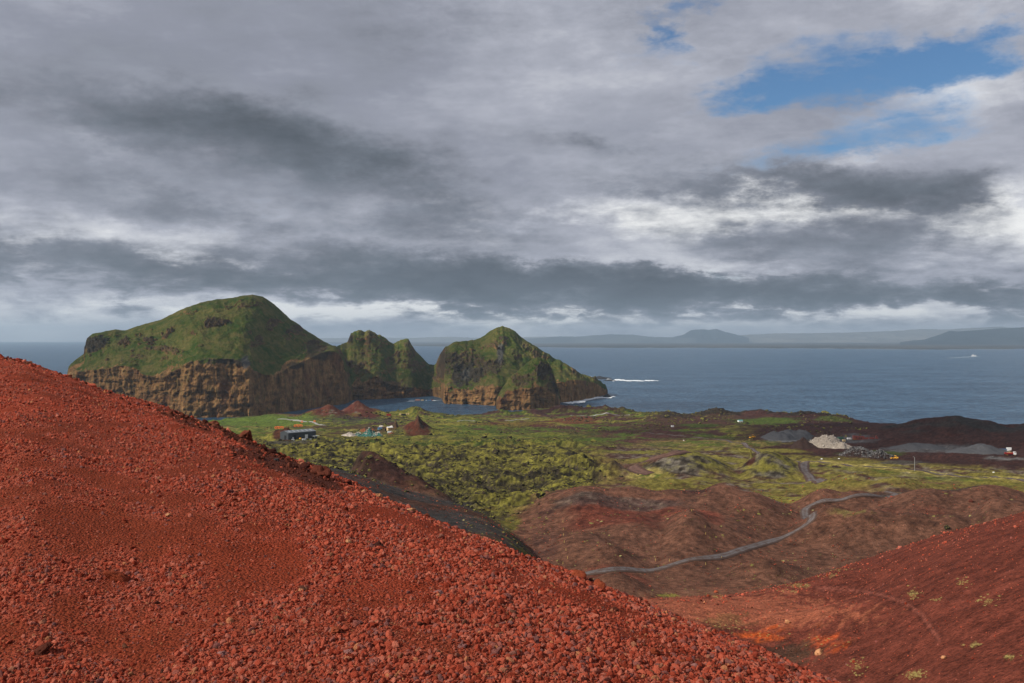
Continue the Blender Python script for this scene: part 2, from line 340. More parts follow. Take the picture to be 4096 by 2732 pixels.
HILLS = [(px, py, _shift(t), rx, rt * (1.05 if t < 700 else 1), p) for (px, py, t, rx, rt, p) in HILLS]
HILLB = [(px, t, max(2.0, EYE - (py - HY) / F * t - float(zbase(np.array([t], float))[0])), rx, rt, p) for (px, py, t, rx, rt, p) in HILLS]
COAST = [(-1000,1690),(700,1690),(800,1684),(1000,1674),(1100,1668),(1250,1664),(1500,1652),(1600,1644),(1720,1648),(1800,1657),(1900,1657),(2000,1641),(2200,1634),(2400,1633),(2500,1640),(2600,1652),(2750,1655),(2900,1648),(3050,1650),(3150,1662),(3250,1658),(3350,1666),(3450,1681),(3550,1690),(3700,1697),(4096,1712),(5100,1740)]
def lava_w(u, t):                          # where the rough moss-grown lava lies
    px = CX + F * u; py = pb_of(t)
    e = (fbm(px / 160, py / 40, 71, 3) - .5) * 90
    w = sstep(1748, 1775, py + e * .3) * sstep(2130, 2040, py + e * .5 + np.maximum(px - 2000, 0) * .35)
    return w * sstep(2650, 2350, px + e + (1900 - py) * 1.2)
def zmid(u, t, detail=True):
    x = u * t; y = t; px = CX + F * u
    z = zbase(t) + (fbm(x / 160, y / 160, 5, 3) - .5) * 9 * sstep(300, 900, t)
    hb = np.zeros_like(z)
    for (hx, ht, hh, rx, rt, p) in HILLB:
        du = (px - hx) / rx; dt = (t - ht) / rt
        m = (np.abs(du) < 3) & (np.abs(dt) < 3)
        if not m.any(): continue
        r = np.sqrt(du[m] ** 2 + dt[m] ** 2)
        e = hh * np.exp(-(r ** p) * (.75 if p >= 1.7 else .9)); hb[m] = (hb[m] ** 4 + e ** 4) ** .25
    z = z + hb
    fl = dome(u, t, FLANK, 60.0, .5, 40); rg = dome(u, t, RIGHT, 40.0, .6, 60)
    wf = sstep(-2, 4, fl - z); wr = sstep(-2, 3, rg - z)
    # hollow on the near right slope and the orange rib before it
    c = ((px - 3430) / 240) ** 2 + ((t - 150) / 13) ** 2
    rg = rg - 4.0 * np.exp(-c)
    c2 = ((px - 3150) / 480) ** 2 + ((t - 128 + (px - 3150) * .030) / 9) ** 2
    rg = rg + 1.6 * np.exp(-c2) * sstep(2450, 2700, px)
    z = smax(smax(z, fl, 4.0), rg, 3.0)
    if detail:
        lw = lava_w(u, t) * (1 - wf) * (1 - wr)
        fl_ = ridged(x / 38, y / 38, 21, 5, .58); f2 = fbm(x / 11, y / 11, 43, 4, .6)
        z = z + lw * ((fl_ - .62) * 13 + (f2 - .5) * 7.5)
        gen = (1 - lw) * (1 - wr) * (1 - wf) * (1 - .80 * sstep(2050, 2250, px) * sstep(700, 600, t))
        z = z + gen * ((fbm(x / 40, y / 40, 51, 5, .55) - .5) * 5 + (ridged(x / 14, y / 14, 57, 3) - .6) * 2.0) * sstep(200, 700, t) + gen * (fbm(x / 9, y / 9, 58, 4) - .5) * 1.2
        z = z + wr * ((fbm(x / 14, y / 14, 61, 4) - .5) * .9 + (fbm(x / 2.5, y / 2.5, 63, 3) - .5) * .22) + wf * ((fbm(x / 22, y / 22, 65, 4) - .5) * 1.6)
        rough = hb / (hb + 8)
        z = z + ((ridged(x / 20, y / 34, 87, 4, .6) - .58) * 11.0 + (ridged(x / 7, y / 20, 89, 2, .6) - .5) * 3.0) * rough * sstep(1450, 1700, t) * sstep(1550, 1700, px)
    tc = t_of(itp(px, COAST)) + (fbm(px / 40, px * 0, 91, 4) - .5) * 120 + 40
    drop = sstep(-30, 60, t - tc)
    z = z * (1 - drop) - 12 * drop
    return z, wf, wr, hb
# ---------------------------------------------------------------- mid-ground terrain mesh
NC, NR = 1150, 640
uu = np.concatenate([np.linspace(-1.9, -.66, 70, endpoint=False), np.linspace(-.66, .66, NC - 140), np.linspace(.66, 1.9, 71)[1:]])
tt = np.concatenate([np.geomspace(45, 260, 210, endpoint=False), np.geomspace(260, 2520, NR - 210)])
U, T = np.meshgrid(uu, tt)
Z, WF, WR, HB = zmid(U, T)
X = U * T; PX = CX + F * U; PB = pb_of(T); PY = HY + F * (EYE - Z) / T
C = lambda *a: np.array(a, float)
def lerp(a, b, w): return a + (b - a) * w[..., None]
def paint():
    n1 = fbm(X / 55, T / 55, 101, 5, .6); n2 = fbm(X / 17, T / 17, 103, 4, .6); n3 = fbm(X / 6, T / 6, 107, 3, .6); n4 = fbm(X / 170, T / 170, 109, 3)
    n5 = vn(X / 2.1, T / 4.4, 113) * .6 + vn(X / 1.3, T / 3.1, 117) * .4
    n6 = fbm(X / 1.2, T / 1.4, 119, 3, .6)
    gz, gt = np.gradient(Z, axis=1), np.gradient(Z, axis=0)
    sl = np.sqrt((gz / np.gradient(X, axis=1)) ** 2 + (gt / np.gradient(T, axis=0)) ** 2)
    brown = lerp(C(.100, .048, .031), C(.175, .078, .047), n2); maroon = lerp(C(.050, .024, .020), C(.085, .036, .028), n2)
    moss = lerp(C(.115, .108, .019), C(.255, .222, .042), n3 * .6 + n2 * .4); lava = lerp(C(.014, .011, .008), C(.056, .044, .029), n3)
    green = lerp(C(.045, .078, .012), C(.095, .125, .020), n2); dry = lerp(C(.24, .19, .055), C(.36, .29, .085), n3)
    grey = lerp(C(.12, .105, .085), C(.22, .19, .15), n3)
    red = lerp(C(.125, .038, .025), C(.20, .052, .030), n2); ash = lerp(C(.020, .018, .017), C(.040, .034, .030), n2)
    c = brown.copy()
    # far plain: grass over cinder
    far = sstep(1860, 1790, PB + (n1 - .5) * 60)
    g = sstep(.43, .55, n1 * .5 + n2 * .35 + n3 * .15 + (n4 - .5) * .3)
    fc = lerp(maroon * 1.15, lerp(green, moss, sstep(.45, .65, n4 * .6 + n3 * .4)), g)
    fc = lerp(fc, lava * 1.2, sstep(.50, .75, sl) * .8)
    c = lerp(c, fc, far)
    # mossy lava
    lw = lava_w(U, T)
    hi = sstep(.36, .60, ridged(X / 38, T / 38, 21, 5, .58) * .5 + fbm(X / 11, T / 11, 43, 4, .6) * .5)
    mm = np.clip(hi * 1.05 - sstep(.30, .80, sl) * .85, 0, 1) * sstep(.36, .56, n3 * .45 + n2 * .3 + n1 * .25)
    c = lerp(c, lerp(lava, moss, mm), lw)
    # moss between the red mounds and the tracks on the right
    rm = sstep(2300, 2600, PX) * sstep(2010, 1960, PB + (n1 - .5) * 60) * sstep(1760, 1800, PB + (n2 - .5) * 30) * (1 - lw)
    pm = sstep(.42, .56, n1 * .5 + n2 * .3 + n3 * .2)
    c = lerp(c, lerp(lerp(maroon, grey, sstep(.4, .65, n3)), moss * .95, pm), rm * .85)
    def bl(px, py, rx, ry, colr, k=1.0, e=.7, useb=True):
        if useb:
            r_ = np.nonzero(np.abs(PB[:, 0] - py) < ry * 2.4)[0]; c_ = np.nonzero(np.abs(PX[0] - px) < rx * 2.4)[0]
            if not len(r_) or not len(c_): return
            sl_ = (slice(r_[0], r_[-1] + 1), slice(c_[0], c_[-1] + 1))
        else: sl_ = (slice(0, 260), slice(int(np.searchsorted(PX[0], 2100)), NC))
        r = np.sqrt(((PX[sl_] - px) / rx) ** 2 + (((PB if useb else PY)[sl_] - py) / ry) ** 2) + (n1[sl_] - .5) * e + (n2[sl_] - .5) * e * .9 + (n3[sl_] - .5) * e * .4 + (0 if useb else (n6[sl_] - .5) * 1.5)
        k_ = sstep(1.05, .75, r) * k
        c[sl_] = lerp(c[sl_], colr[sl_] if colr.ndim > 1 else colr, k_)
    # quarry and coast on the right
    q = sstep(2900, 3050, PX + (n1 - .5) * 200) * sstep(1835, 1815, PB - np.maximum(PX - 3300, 0) * .06 + (n2 - .5) * 16)
    c = lerp(c, maroon * .68, q)
    bl(2750, 1690, 260, 28, maroon, .9); bl(3000, 1672, 300, 18, maroon, .8); bl(3330, 1668, 200, 14, maroon * .7, .9)
    bl(2330, 1650, 260, 16, maroon * .8, .95); bl(2300, 1684, 110, 14, red * .8, .8); bl(2050, 1700, 170, 14, red * .6, .5)
    bl(2700, 1664, 150, 18, lava * .9, .85); bl(2950, 1662, 170, 9, lava * .8, .9); bl(3220, 1668, 170, 10, lava * .7, .9); bl(3060, 1690, 160, 10, green, .9); bl(2800, 1705, 90, 9, green, .8); bl(3330, 1685, 80, 6, green, .6)
    bl(3150, 1752, 100, 16, lerp(C(.10,.10,.105), C(.16,.16,.165), n3), .9, .5); bl(3350, 1762, 150, 14, lerp(C(.07,.068,.07), C(.12,.115,.12), n3), .8)
    bl(3700, 1790, 190, 14, lerp(C(.06,.058,.06), C(.12,.115,.115), n3), .85); bl(3930, 1805, 110, 14, lerp(C(.10,.095,.09), C(.17,.16,.15), n3), .85); bl(4040, 1835, 90, 12, lerp(C(.10,.095,.09), C(.2,.19,.18), n3), .8)
    bl(3600, 1845, 120, 9, ash * 2.2, .8); bl(3480, 1808, 150, 13, green * .8, .7)
    # cones
    for (a, b, r1, r2) in ((1315, 1668, 110, 22), (1430, 1662, 110, 20), (1180, 1672, 110, 9)): bl(a, b, r1, r2, lerp(red * .62, grey * .8, sstep(.58, .72, n2 * .6 + n3 * .4)), .95, .5)
    cone = sstep(3480, 3560, PX) * sstep(3, 10, HB) * sstep(1100, 1250, T)
    c = lerp(c, lerp(lerp(ash * .9, maroon * .55, sstep(.35, .6, n1)), red * .42, sstep(.55, .70, n1 * .6 + n4 * .4) * .8), cone)  # ash and red cinder, deepened to put cloud shade into the colour
    # meadow near the harbour
    bl(1000, 1690, 330, 16, green * 1.5, .9); bl(1050, 1720, 260, 14, lerp(green * 1.3, dry, sstep(.4, .6, n2)), .9); bl(1330, 1722, 200, 9, lerp(green, dry, sstep(.45, .65, n2)), .7)
    bl(1400, 1712, 160, 12, maroon, .75); bl(1450, 1690, 220, 10, lerp(ash * 1.6, green, sstep(.5, .62, n2)), .7); bl(1350, 1738, 190, 8, lerp(maroon, moss * .8, sstep(.45, .6, n2)), .8)
    bl(1180, 1766, 190, 8, ash * 1.8, .85); bl(1560, 1728, 120, 10, maroon, .8)
    bl(1880, 1745, 520, 26, lerp(green, moss, sstep(.42, .6, n2)), .5, .9); bl(1950, 1775, 500, 12, lerp(green * .9, moss, sstep(.5, .65, n2)), .6)
    bl(2850, 1770, 330, 16, lerp(dry * .7, green, sstep(.42, .58, n2)), .7); bl(3080, 1800, 160, 16, moss * 1.25, .7)
    # dry verge along the main track
    for k in range(14):
        px = 3230 + 66 * k; py = 1846 + (px - 3230) * .083
        bl(px, py, 70, 8, lerp(moss * 1.2, dry * 1.15, sstep(.30, .52, n3 * .5 + n2 * .5)), .95, .35); bl(px, py + 18, 60, 6, lerp(moss, green, sstep(.4, .6, n2)), .6, .6)
    for k in range(12): bl(3250 + 80 * k, 1900 + k * 7, 80, 16, lerp(brown, moss * .9, sstep(.48, .62, n1 * .4 + n2 * .6)), .6, .8)
    bl(1640, 1655, 110, 8, maroon * .7, .9); bl(1672, 1733, 62, 14, lerp(red * .55, lava * 1.5, sstep(.55, .75, n3)), .95, .35); bl(1140, 1752, 60, 9, red * .38, .95, .4)
    # grey lichen domes
    for (a, b, r1, r2) in ((2720, 1880, 220, 30), (3080, 1884, 120, 26)): bl(a, b, r1, r2, lerp(lerp(lava * 1.6, grey * .85, sstep(.3, .6, n3)), moss * .85, sstep(.42, .62, n2 * .5 + n3 * .5)), .95, .5)
    bl(3003, 1880, 22, 9, red * .35, .9, .3)
    bl(2580, 1908, 80, 9, lerp(dry, green, sstep(.52, .68, n2)), .95, .5); bl(2570, 1880, 130, 10, lerp(red * .55, moss, sstep(.5, .7, n2)), .6)
    bl(3110, 2000, 170, 24, moss * 1.25, .9, .6); bl(3320, 1995, 180, 10, grey * .6, .5); bl(2000, 2110, 90, 60, lerp(moss * .8, lava, sstep(.5, .7, n3)), .9, .4)
    # red mounds
    bl(2550, 2010, 480, 42, lerp(maroon, brown * 1.15, sstep(.4, .6, n1)), .85, .5); bl(2330, 1990, 80, 9, red * .9, .6, .7); bl(2440, 2015, 70, 6, red * .9, .5)
    bl(2920, 2000, 190, 20, lerp(brown * 1.2, grey, sstep(.45, .6, n2)), .8, .6); bl(3000, 2035, 120, 14, lerp(brown, grey * 1.1, sstep(.4, .6, n3)), .8)
    bl(2620, 2120, 430, 62, lerp(brown, red * .85, sstep(.45, .62, n1)), .9, .4); bl(2770, 2115, 120, 16, red * 1.35, .8, .7); bl(2850, 2140, 50, 24, red * 1.1, .5, .6)
    bl(2480, 2080, 300, 16, lerp(ash * 2, grey * .7, sstep(.45, .65, n3)), .6, .7); bl(2400, 2200, 330, 26, brown * 1.0, .5, .6); bl(2440, 2330, 170, 30, red * .95, .6, .6)
    bl(3480, 2090, 330, 24, lerp(brown, red * .9, sstep(.4, .6, n1)), .8, .6); bl(3420, 2160, 360, 34, brown * .8, .6); bl(3700, 2130, 260, 30, lerp(maroon, grey * .6, sstep(.55, .7, n3)), .6)
    bl(3750, 2010, 330, 24, lerp(ash * 1.6, grey * .7, sstep(.5, .66, n3)), .85, .6); bl(3860, 2030, 140, 16, ash * 1.3, .7); bl(3450, 2150, 170, 12, lerp(brown, dry * .6, sstep(.55, .65, n3)), .6, .8)
    bl(2180, 2200, 60, 140, lerp(maroon, brown, n2), .8, .3)
    # brown hill behind the black slope
    bl(1580, 2040, 260, 60, lerp(maroon * .75, red * .62, sstep(.38, .6, n1)), .95, .3)
    c = lerp(c, lava * 1.1, sstep(.75, 1.2, sl) * .55 * (1 - WR) * (1 - WF))
    # black flank and the near right slope
    fcol = lerp(ash * 1.7, brown * .6, sstep(.5, .7, n1)); sp = sstep(.66, .72, vn(X / 1.7, T / 1.7, 131)) * sstep(.5, .6, n2)
    fcol = lerp(fcol, C(.10, .085, .05) + 0 * c, sp * .6 * sstep(1900, 2050, PX + (n1 - .5) * 300))
    fcol = lerp(fcol, lerp(grey * .5, moss * .6, sstep(.5, .6, n3)), sstep(1880, 2080, PX + (n2 - .5) * 120) * sstep(.45, .55, n3))
    c = lerp(c, fcol, WF)
    st = fbm((X - T * .9) / 30, (X + T) / 2.2, 141, 3)
    rc = lerp(C(.120, .032, .020), C(.195, .050, .031), st * .6 + n3 * .4) + 0 * c
    c = lerp(c, rc, WR)
    bl(2950, 2450, 620, 85, lerp(C(.30, .092, .050), C(.42, .13, .068), n3 * .6 + n2 * .4), .9, .5, False)
    og = sstep(.42, .62, n3 * .5 + fbm(X / 2.2, T / 2.2, 161, 4, .65) * .5); bl(3040, 2545, 190, 50, lerp(C(.26, .07, .035) + 0 * c, C(.56, .100, .022) + 0 * c, og), .95, 1.3, False); bl(3290, 2570, 150, 75, lerp(C(.22, .06, .032) + 0 * c, C(.48, .085, .024) + 0 * c, og), .85, 1.3, False)
    bl(3180, 2610, 160, 60, lerp(C(.05, .032, .022), C(.10, .07, .04), n3) + 0 * c, .7, .8, False); bl(2900, 2490, 120, 40, lerp(brown, moss, n3), .5, .8, False)
    bl(2700, 2372, 260, 14, C(.20, .10, .06) + 0 * c, .7, .5, False); bl(2670, 2382, 45, 7, moss * 1.6, .95, .5, False)
    for (a, b, r1, r2) in ((3650, 2375, 22, 16), (3850, 2335, 18, 12), (3745, 2400, 18, 6), (3950, 2405, 30, 14), (3900, 2580, 16, 9), (3660, 2700, 34, 14), (4040, 2628, 20, 8), (3430, 2670, 26, 26), (2865, 2385, 20, 5), (3250, 2290, 60, 5), (3300, 2278, 70, 4), (3170, 2312, 60, 4), (3200, 2342, 40, 5), (3150, 2330, 20, 4), (3330, 2303, 22, 4), (3180, 2366, 18, 4)):
        bl(a, b, r1, r2, lerp(C(.26, .21, .07), C(.38, .31, .10), n3) + 0 * c, .5, 1.6, False)
    # trodden path round the hollow
    pth = np.array([(3270, 2352), (3400, 2358), (3520, 2378), (3620, 2410), (3690, 2460), (3730, 2520), (3760, 2560)], float)
    dmin = np.full(PX.shape, 1e9)
    for a, b in zip(pth[:-1], pth[1:]):
        d = b - a; k = np.clip(((PX - a[0]) * d[0] + (PY - a[1]) * d[1]) / (d @ d), 0, 1)
        dmin = np.minimum(dmin, np.hypot(PX - a[0] - k * d[0], (PY - a[1] - k * d[1]) * 1.6))
    c = lerp(c, C(.060, .018, .013) + 0 * c, sstep(30, 12, dmin) * WR * .55); c = lerp(c, C(.25, .075, .050) + 0 * c, sstep(11 + n6 * 6, 4, dmin) * WR * .9)
    wet = sstep(8, 2, Z); c = lerp(c, lava * .7, wet * (1 - WR))
    c = c * (1 + (n5 - .5) * 1.1 * sstep(180, 420, T) + (n3 - .5) * .6 * sstep(180, 420, T) + (n6 - .5) * .45 * sstep(700, 400, T))[..., None]
    return np.clip(c, .004, .9)
GC = paint()
me = mesh_np('ground', np.stack([X, T, Z], -1).reshape(-1, 3), grid_quads(NR, NC)); set_color(me, 'ground', GC)
tag(link('ground', me, M_GROUND), kind='structure')
LT = np.log(tt)
def gz(x, y):                             # height of the finished ground mesh
    x = np.atleast_1d(np.asarray(x, float)); y = np.atleast_1d(np.asarray(y, float))
    ci = np.clip(np.interp(x / y, uu, np.arange(NC)), 0, NC - 1.001); ri = np.clip(np.interp(y, tt, np.arange(NR)), 0, NR - 1.001)
    c0 = ci.astype(int); r0 = ri.astype(int); fc = ci - c0; fr = ri - r0
    return (Z[r0, c0] * (1 - fc) + Z[r0, c0 + 1] * fc) * (1 - fr) + (Z[r0 + 1, c0] * (1 - fc) + Z[r0 + 1, c0 + 1] * fc) * fr
def spot(px, py):                         # where the sight line of a photo pixel meets the ground
    u = (px - CX) / F; c = int(round(float(np.interp(u, uu, np.arange(NC)))))
    row = PY[:, c]; m = np.minimum.accumulate(row)
    k = int(np.argmax(m <= py)) if (m <= py).any() else NR - 1
    if k == 0: t = tt[0]
    else: t = tt[k - 1] + (tt[k] - tt[k - 1]) * np.clip((m[k - 1] - py) / max(m[k - 1] - row[k], 1e-6), 0, 1)
    return Vector((u * t, t, float(gz(u * t, t)[0])))
# ---------------------------------------------------------------- sea
def sea_mat():
    m, nt, b = new_mat('sea_water'); P, N, TN = pos(nt)
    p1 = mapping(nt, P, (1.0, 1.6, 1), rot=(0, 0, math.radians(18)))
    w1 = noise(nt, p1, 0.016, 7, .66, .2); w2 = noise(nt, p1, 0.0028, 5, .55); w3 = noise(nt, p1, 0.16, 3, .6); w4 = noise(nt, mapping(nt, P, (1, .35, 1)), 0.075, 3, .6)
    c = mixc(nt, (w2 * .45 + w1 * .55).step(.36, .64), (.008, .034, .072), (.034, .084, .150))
    c = mixc(nt, (w4 * .7 + w3 * .3).step(.42, .58), c, mixc(nt, 1.0, c, (2.5, 2.1, 1.85), 'MULTIPLY'))  # lighter streaks put the reflections of ripples into the water colour
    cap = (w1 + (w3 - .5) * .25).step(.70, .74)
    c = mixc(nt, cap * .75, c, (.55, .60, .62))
    nt.links.new(c, b.inputs['Base Color']); b.inputs['Roughness'].default_value = .30; b.inputs['IOR'].default_value = 1.33; b.inputs['Specular IOR Level'].default_value = .28
    bump(nt, b, w1 * 1.0 + w3 * .12, 1.0, 26.0); return m
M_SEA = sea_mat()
ys = np.concatenate([[-3000, 0, 1200], np.geomspace(1800, 66000, 40)]); xs = np.concatenate([-np.geomspace(60000, 300, 20), [0], np.geomspace(300, 60000, 20)])
GX, GY = np.meshgrid(xs, ys)
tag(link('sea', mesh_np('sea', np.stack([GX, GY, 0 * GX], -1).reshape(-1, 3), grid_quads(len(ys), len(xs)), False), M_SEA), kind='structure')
# ---------------------------------------------------------------- rocky grass islands across the harbour
def island_mat():
    m, nt, b = new_mat('island_cliff_and_grass'); P, N, TN = pos(nt)
    a = nt.nodes.new('ShaderNodeVertexColor'); a.layer_name = 'mask'; r, g, bl_ = xyz(nt, a.outputs[0])
    n1 = noise(nt, P, .012, 6, .62); n2 = noise(nt, P, .055, 6, .65); n3 = noise(nt, P, .30, 4, .65)
    ps = mapping(nt, P, (.075, .03, .022)); st = noise(nt, ps, 1.0, 6, .68, .4)
    ps2 = mapping(nt, P, (.34, .12, .034)); st2 = noise(nt, ps2, 1.0, 5, .65, .3)
    nz = xyz(nt, TN)[2]
    grass = ramp(nt, n1 * .45 + n2 * .55, [(.36, (.026, .058, .006)), (.45, (.050, .070, .010)), (.53, (.096, .092, .022)), (.64, (.142, .116, .036))])
    f = ((n3 - .5) * 1.5 + 1.0).max(.35)
    rock = ramp(nt, st * .42 + st2 * .26 + n2 * .32, [(.36, (.022, .017, .011)), (.44, (.105, .058, .025)), (.51, (.25, .130, .050)), (.59, (.38, .215, .090)), (.70, (.47, .31, .165))])
    rock = mixc(nt, (st2 + (n2 - .5) * .5).step(.52, .62) * .65, rock, (.060, .062, .018))
    rock = mixc(nt, n1.step(.55, .66) * .5, rock, (.10, .030, .016))
    dark = ramp(nt, n2 * .6 + n3 * .4, [(.34, (.014, .012, .008)), (.55, (.045, .036, .024)), (.7, (.08, .066, .046))])
    rk = mixc(nt, g, rock, dark)
    w = (r * 1.5 + (0.50 - nz) * 1.3 + (n2 - .5) * 1.3 - .45).step(.22, .40)
    c = mixc(nt, w, grass, rk)
    c = mixc(nt, bl_, c, (.085, .080, .072))
    s = nt.nodes.new('ShaderNodeVectorMath'); s.operation = 'SCALE'; nt.links.new(c, s.inputs[0]); nt.links.new(f.s, s.inputs['Scale'])
    nt.links.new(s.outputs[0], b.inputs['Base Color']); b.inputs['Roughness'].default_value = .95; b.inputs['Specular IOR Level'].default_value = .06
    bump(nt, b, n2 * .6 + n3 * .35 + st2 * .5, .7, 6.0); return m
M_ISLE = island_mat()
def massif(name, sky, top, foot, depth, seed, step=2.6, darkb=(), greyb=(), jag=5.0, out=.5):
    px = np.arange(sky[0][0], sky[-1][0] + .1, step); u = (px - CX) / F; n = len(px)
    x0 = u * 2600
    tf = EYE * F / (itp(px, foot) - HY)
    ytop = sitp(px, top, w=16)
    ysk = itp(px, sky) + (fbm(x0 / 16, x0 * 0, seed + 1, 4, .65) - .5) * jag
    ytop = np.maximum(ytop, ysk + 6)
    D = itp(px, depth)
    zc = np.maximum(EYE - (ytop - HY) / F * tf, 3); sb = zc * .16; tc = tf + sb
    zc = np.maximum(EYE - (ytop - HY) / F * tc, 3)
    tr = tc + D; zr = np.maximum(EYE - (ysk - HY) / F * tr, zc + 1.5)
    c = np.linspace(-.06, 1, 90)[:, None]; s = np.linspace(0, 1, 170)[1:, None]; bk = np.linspace(0, 1, 16)[1:, None]
    t1 = tf + sb * np.clip(c, 0, 1) ** 1.3; z1 = zc * c
    g = s * (1.28 - .28 * s); t2 = tc + D * s; z2 = zc + (zr - zc) * g
    t3 = tr + (D * .5 + 120) * bk; z3 = zr * (1 - bk ** 1.25) - 8 * bk
    Tm = np.concatenate([t1, t2, t3 + 0 * tr]); Zm = np.concatenate([z1, z2, z3]); Um = np.broadcast_to(u, Tm.shape)
    cl = np.concatenate([np.ones((90, n)), np.repeat(np.exp(-s * 9), n, 1), np.zeros((15, n))])
    sp = np.concatenate([np.zeros((90, n)), np.repeat(np.sin(np.pi * np.clip(s, 0, 1)) ** .7, n, 1), np.zeros((15, n))])
    Xm = Um * Tm
    # buttresses, clefts and ledges of the cliffs
    wob = Xm + 26 * (fbm(Xm / 70, Zm / 55, seed + 30, 3) - .5)
    but = (fbm(Xm / 60, Zm / 400, seed + 2, 4, .6) - .5) * 50 + (ridged(wob / 52, Zm / 160, seed + 3, 4, .55) - .62) * 20 + (ridged(wob / 15, Zm / 40, seed + 4, 3) - .6) * 3.5 + (fbm(wob / 6, Zm / 9, seed + 5, 3) - .5) * 8 + (fbm(Xm / 40, Zm / 8, seed + 6, 3) - .5) * 9 + (fbm(Xm / 16, Zm / 14, seed + 26, 3) - .5) * 13
    Tm = Tm + but * cl
    # gullies, ribs and outcrops of the grass slopes
    sh = Xm + (Tm - Tm.min()) * .45
    gul = (fbm(sh / 190, Zm / 150, seed + 7, 3, .5) - .5) * 46 + (ridged(sh / 70, Zm / 90, seed + 17, 4, .55) - .6) * 20 + (fbm(Xm / 24, Zm / 14, seed + 8, 4, .6) - .5) * 13
    oc = fbm(Xm / 42, Zm / 26, seed + 9, 4, .6); ocw = sstep(.60, .67, oc) * sp * out * 2
    Zm = Zm + gul * sp + ocw * ((fbm(Xm / 9, Zm / 7, seed + 10, 3) - .3) * 14)
    Tm = Tm - ocw * 5
    PXm = CX + F * Um; PYm = HY + F * (EYE - Zm) / Tm
    rock = np.clip(np.concatenate([np.ones((90, n)) * .95, np.repeat(.55 * np.exp(-s * 26), n, 1), np.zeros((15, n))]) + ocw * .9, 0, 1)
    dk = ocw * .8 + 0 * rock; gy = 0 * rock
    wn = fbm(Xm / 24, Zm / 24, seed + 11, 4, .6)
    for (a, b_, r1, r2, k) in darkb:
        m_ = sstep(1.1, .7, np.hypot((PXm - a) / r1, (PYm - b_) / r2) + (wn - .5) * 1.3) * k; rock = np.maximum(rock, m_ * .9); dk = np.maximum(dk, m_)
    crag = (fbm(Xm / 8, Zm / 7, seed + 21, 4, .6) - .5); Zm = Zm + np.clip(dk, 0, 1) * sp * crag * 17; Tm = Tm - np.clip(dk, 0, 1) * sp * (4 + crag * 16)
    for (a, b_, r1, r2, k) in greyb: gy = np.maximum(gy, sstep(1.1, .7, np.hypot((PXm - a) / r1, (PYm - b_) / r2) + (wn - .5) * .9) * k)
    yt = ytop[None, :] + (fbm(Xm / 22, Zm / 40, seed, 4, .6) - .5) * 95 + (fbm(Xm / 95, Zm / 160, seed + 27, 2) - .5) * 90
    rock = np.maximum(rock, sstep(-4, 10, PYm - yt) * .95 * (np.arange(len(Tm)) < 200)[:, None]) * np.where((np.arange(len(Tm)) < 90)[:, None], sstep(-26, -8, PYm - yt), 1)
    nr = len(Tm)
    me = mesh_np(name, np.stack([Xm, Tm, Zm], -1).reshape(-1, 3), grid_quads(nr, n)); set_color(me, 'mask', np.stack([rock, np.clip(dk, 0, 1), gy], -1))
    return tag(link(name, me, M_ISLE), kind='structure')
massif('island_hill', [(262,1512),(268,1500),(274,1466),(300,1440),(336,1415),(340,1385),(348,1352),(370,1335),(460,1318),(500,1321),(560,1301),(640,1280),(720,1241),(800,1210),(860,1198),(930,1190),(985,1180),(1010,1178),(1050,1187),(1090,1212),(1130,1247),(1160,1275),(1200,1300),(1215,1315),(1260,1342),(1300,1368),(1345,1390),(1372,1420),(1400,1500),(1412,1590)],
       [(262,1516),(300,1490),(350,1482),(430,1474),(480,1462),(530,1470),(575,1498),(615,1505),(680,1490),(740,1455),(800,1438),(900,1434),(960,1442),(1000,1475),(1060,1500),(1110,1500),(1150,1472),(1200,1452),(1260,1426),(1300,1406),(1345,1402),(1372,1440),(1412,1594)],
       [(262,1652),(400,1660),(790,1671),(1000,1667),(1150,1648),(1300,1625),(1380,1616),(1412,1602)],
       [(262,30),(300,120),(345,240),(500,330),(1000,420),(1200,380),(1345,260),(1400,120),(1412,40)], 300,
       darkb=[(385,1375,60,38,1.),(900,1445,130,16,.9),(1030,1375,40,14,.7),(1200,1310,40,18,.8),(1080,1300,20,22,.7),(850,1270,30,20,.5),(700,1400,60,14,.5),(1280,1410,60,30,.8),(520,1445,60,10,.7),(1035,1352,18,18,.8),(1095,1290,22,18,.7),(620,1392,50,9,.7),(560,1425,44,10,.7),(460,1342,36,9,.6),(770,1330,22,10,.6),(840,1300,36,12,.6),(1240,1395,26,30,.8),(1180,1462,40,16,.8),(1000,1330,14,10,.7),(1150,1345,20,16,.6),(930,1400,40,8,.5)], greyb=[(985,1450,20,26,.9)])
massif('island_ridge', [(1322,1560),(1330,1440),(1345,1390),(1365,1376),(1390,1362),(1402,1338),(1418,1326),(1440,1322),(1465,1325),(1478,1318),(1510,1336),(1540,1352),(1556,1369),(1575,1376),(1600,1362),(1626,1356),(1634,1357),(1650,1386),(1680,1420),(1705,1448),(1716,1457),(1745,1462),(1775,1480),(1800,1560)],
       [(1322,1570),(1345,1552),(1400,1545),(1450,1540),(1500,1500),(1550,1535),(1620,1548),(1700,1556),(1800,1574)],
       [(1322,1603),(1400,1600),(1500,1597),(1650,1590),(1712,1583),(1800,1580)], [(1322,100),(1360,260),(1450,330),(1600,330),(1700,260),(1760,200),(1800,60)], 340, jag=20,
       darkb=[(1400,1350,26,28,1.),(1630,1370,14,18,.9),(1660,1460,60,30,.6),(1600,1540,70,30,.7),(1520,1380,30,30,.5),(1470,1410,30,30,.6),(1560,1445,34,26,.6),(1440,1480,44,18,.7),(1645,1415,20,30,.7),(1480,1335,20,12,.8),(1580,1390,14,12,.7)])
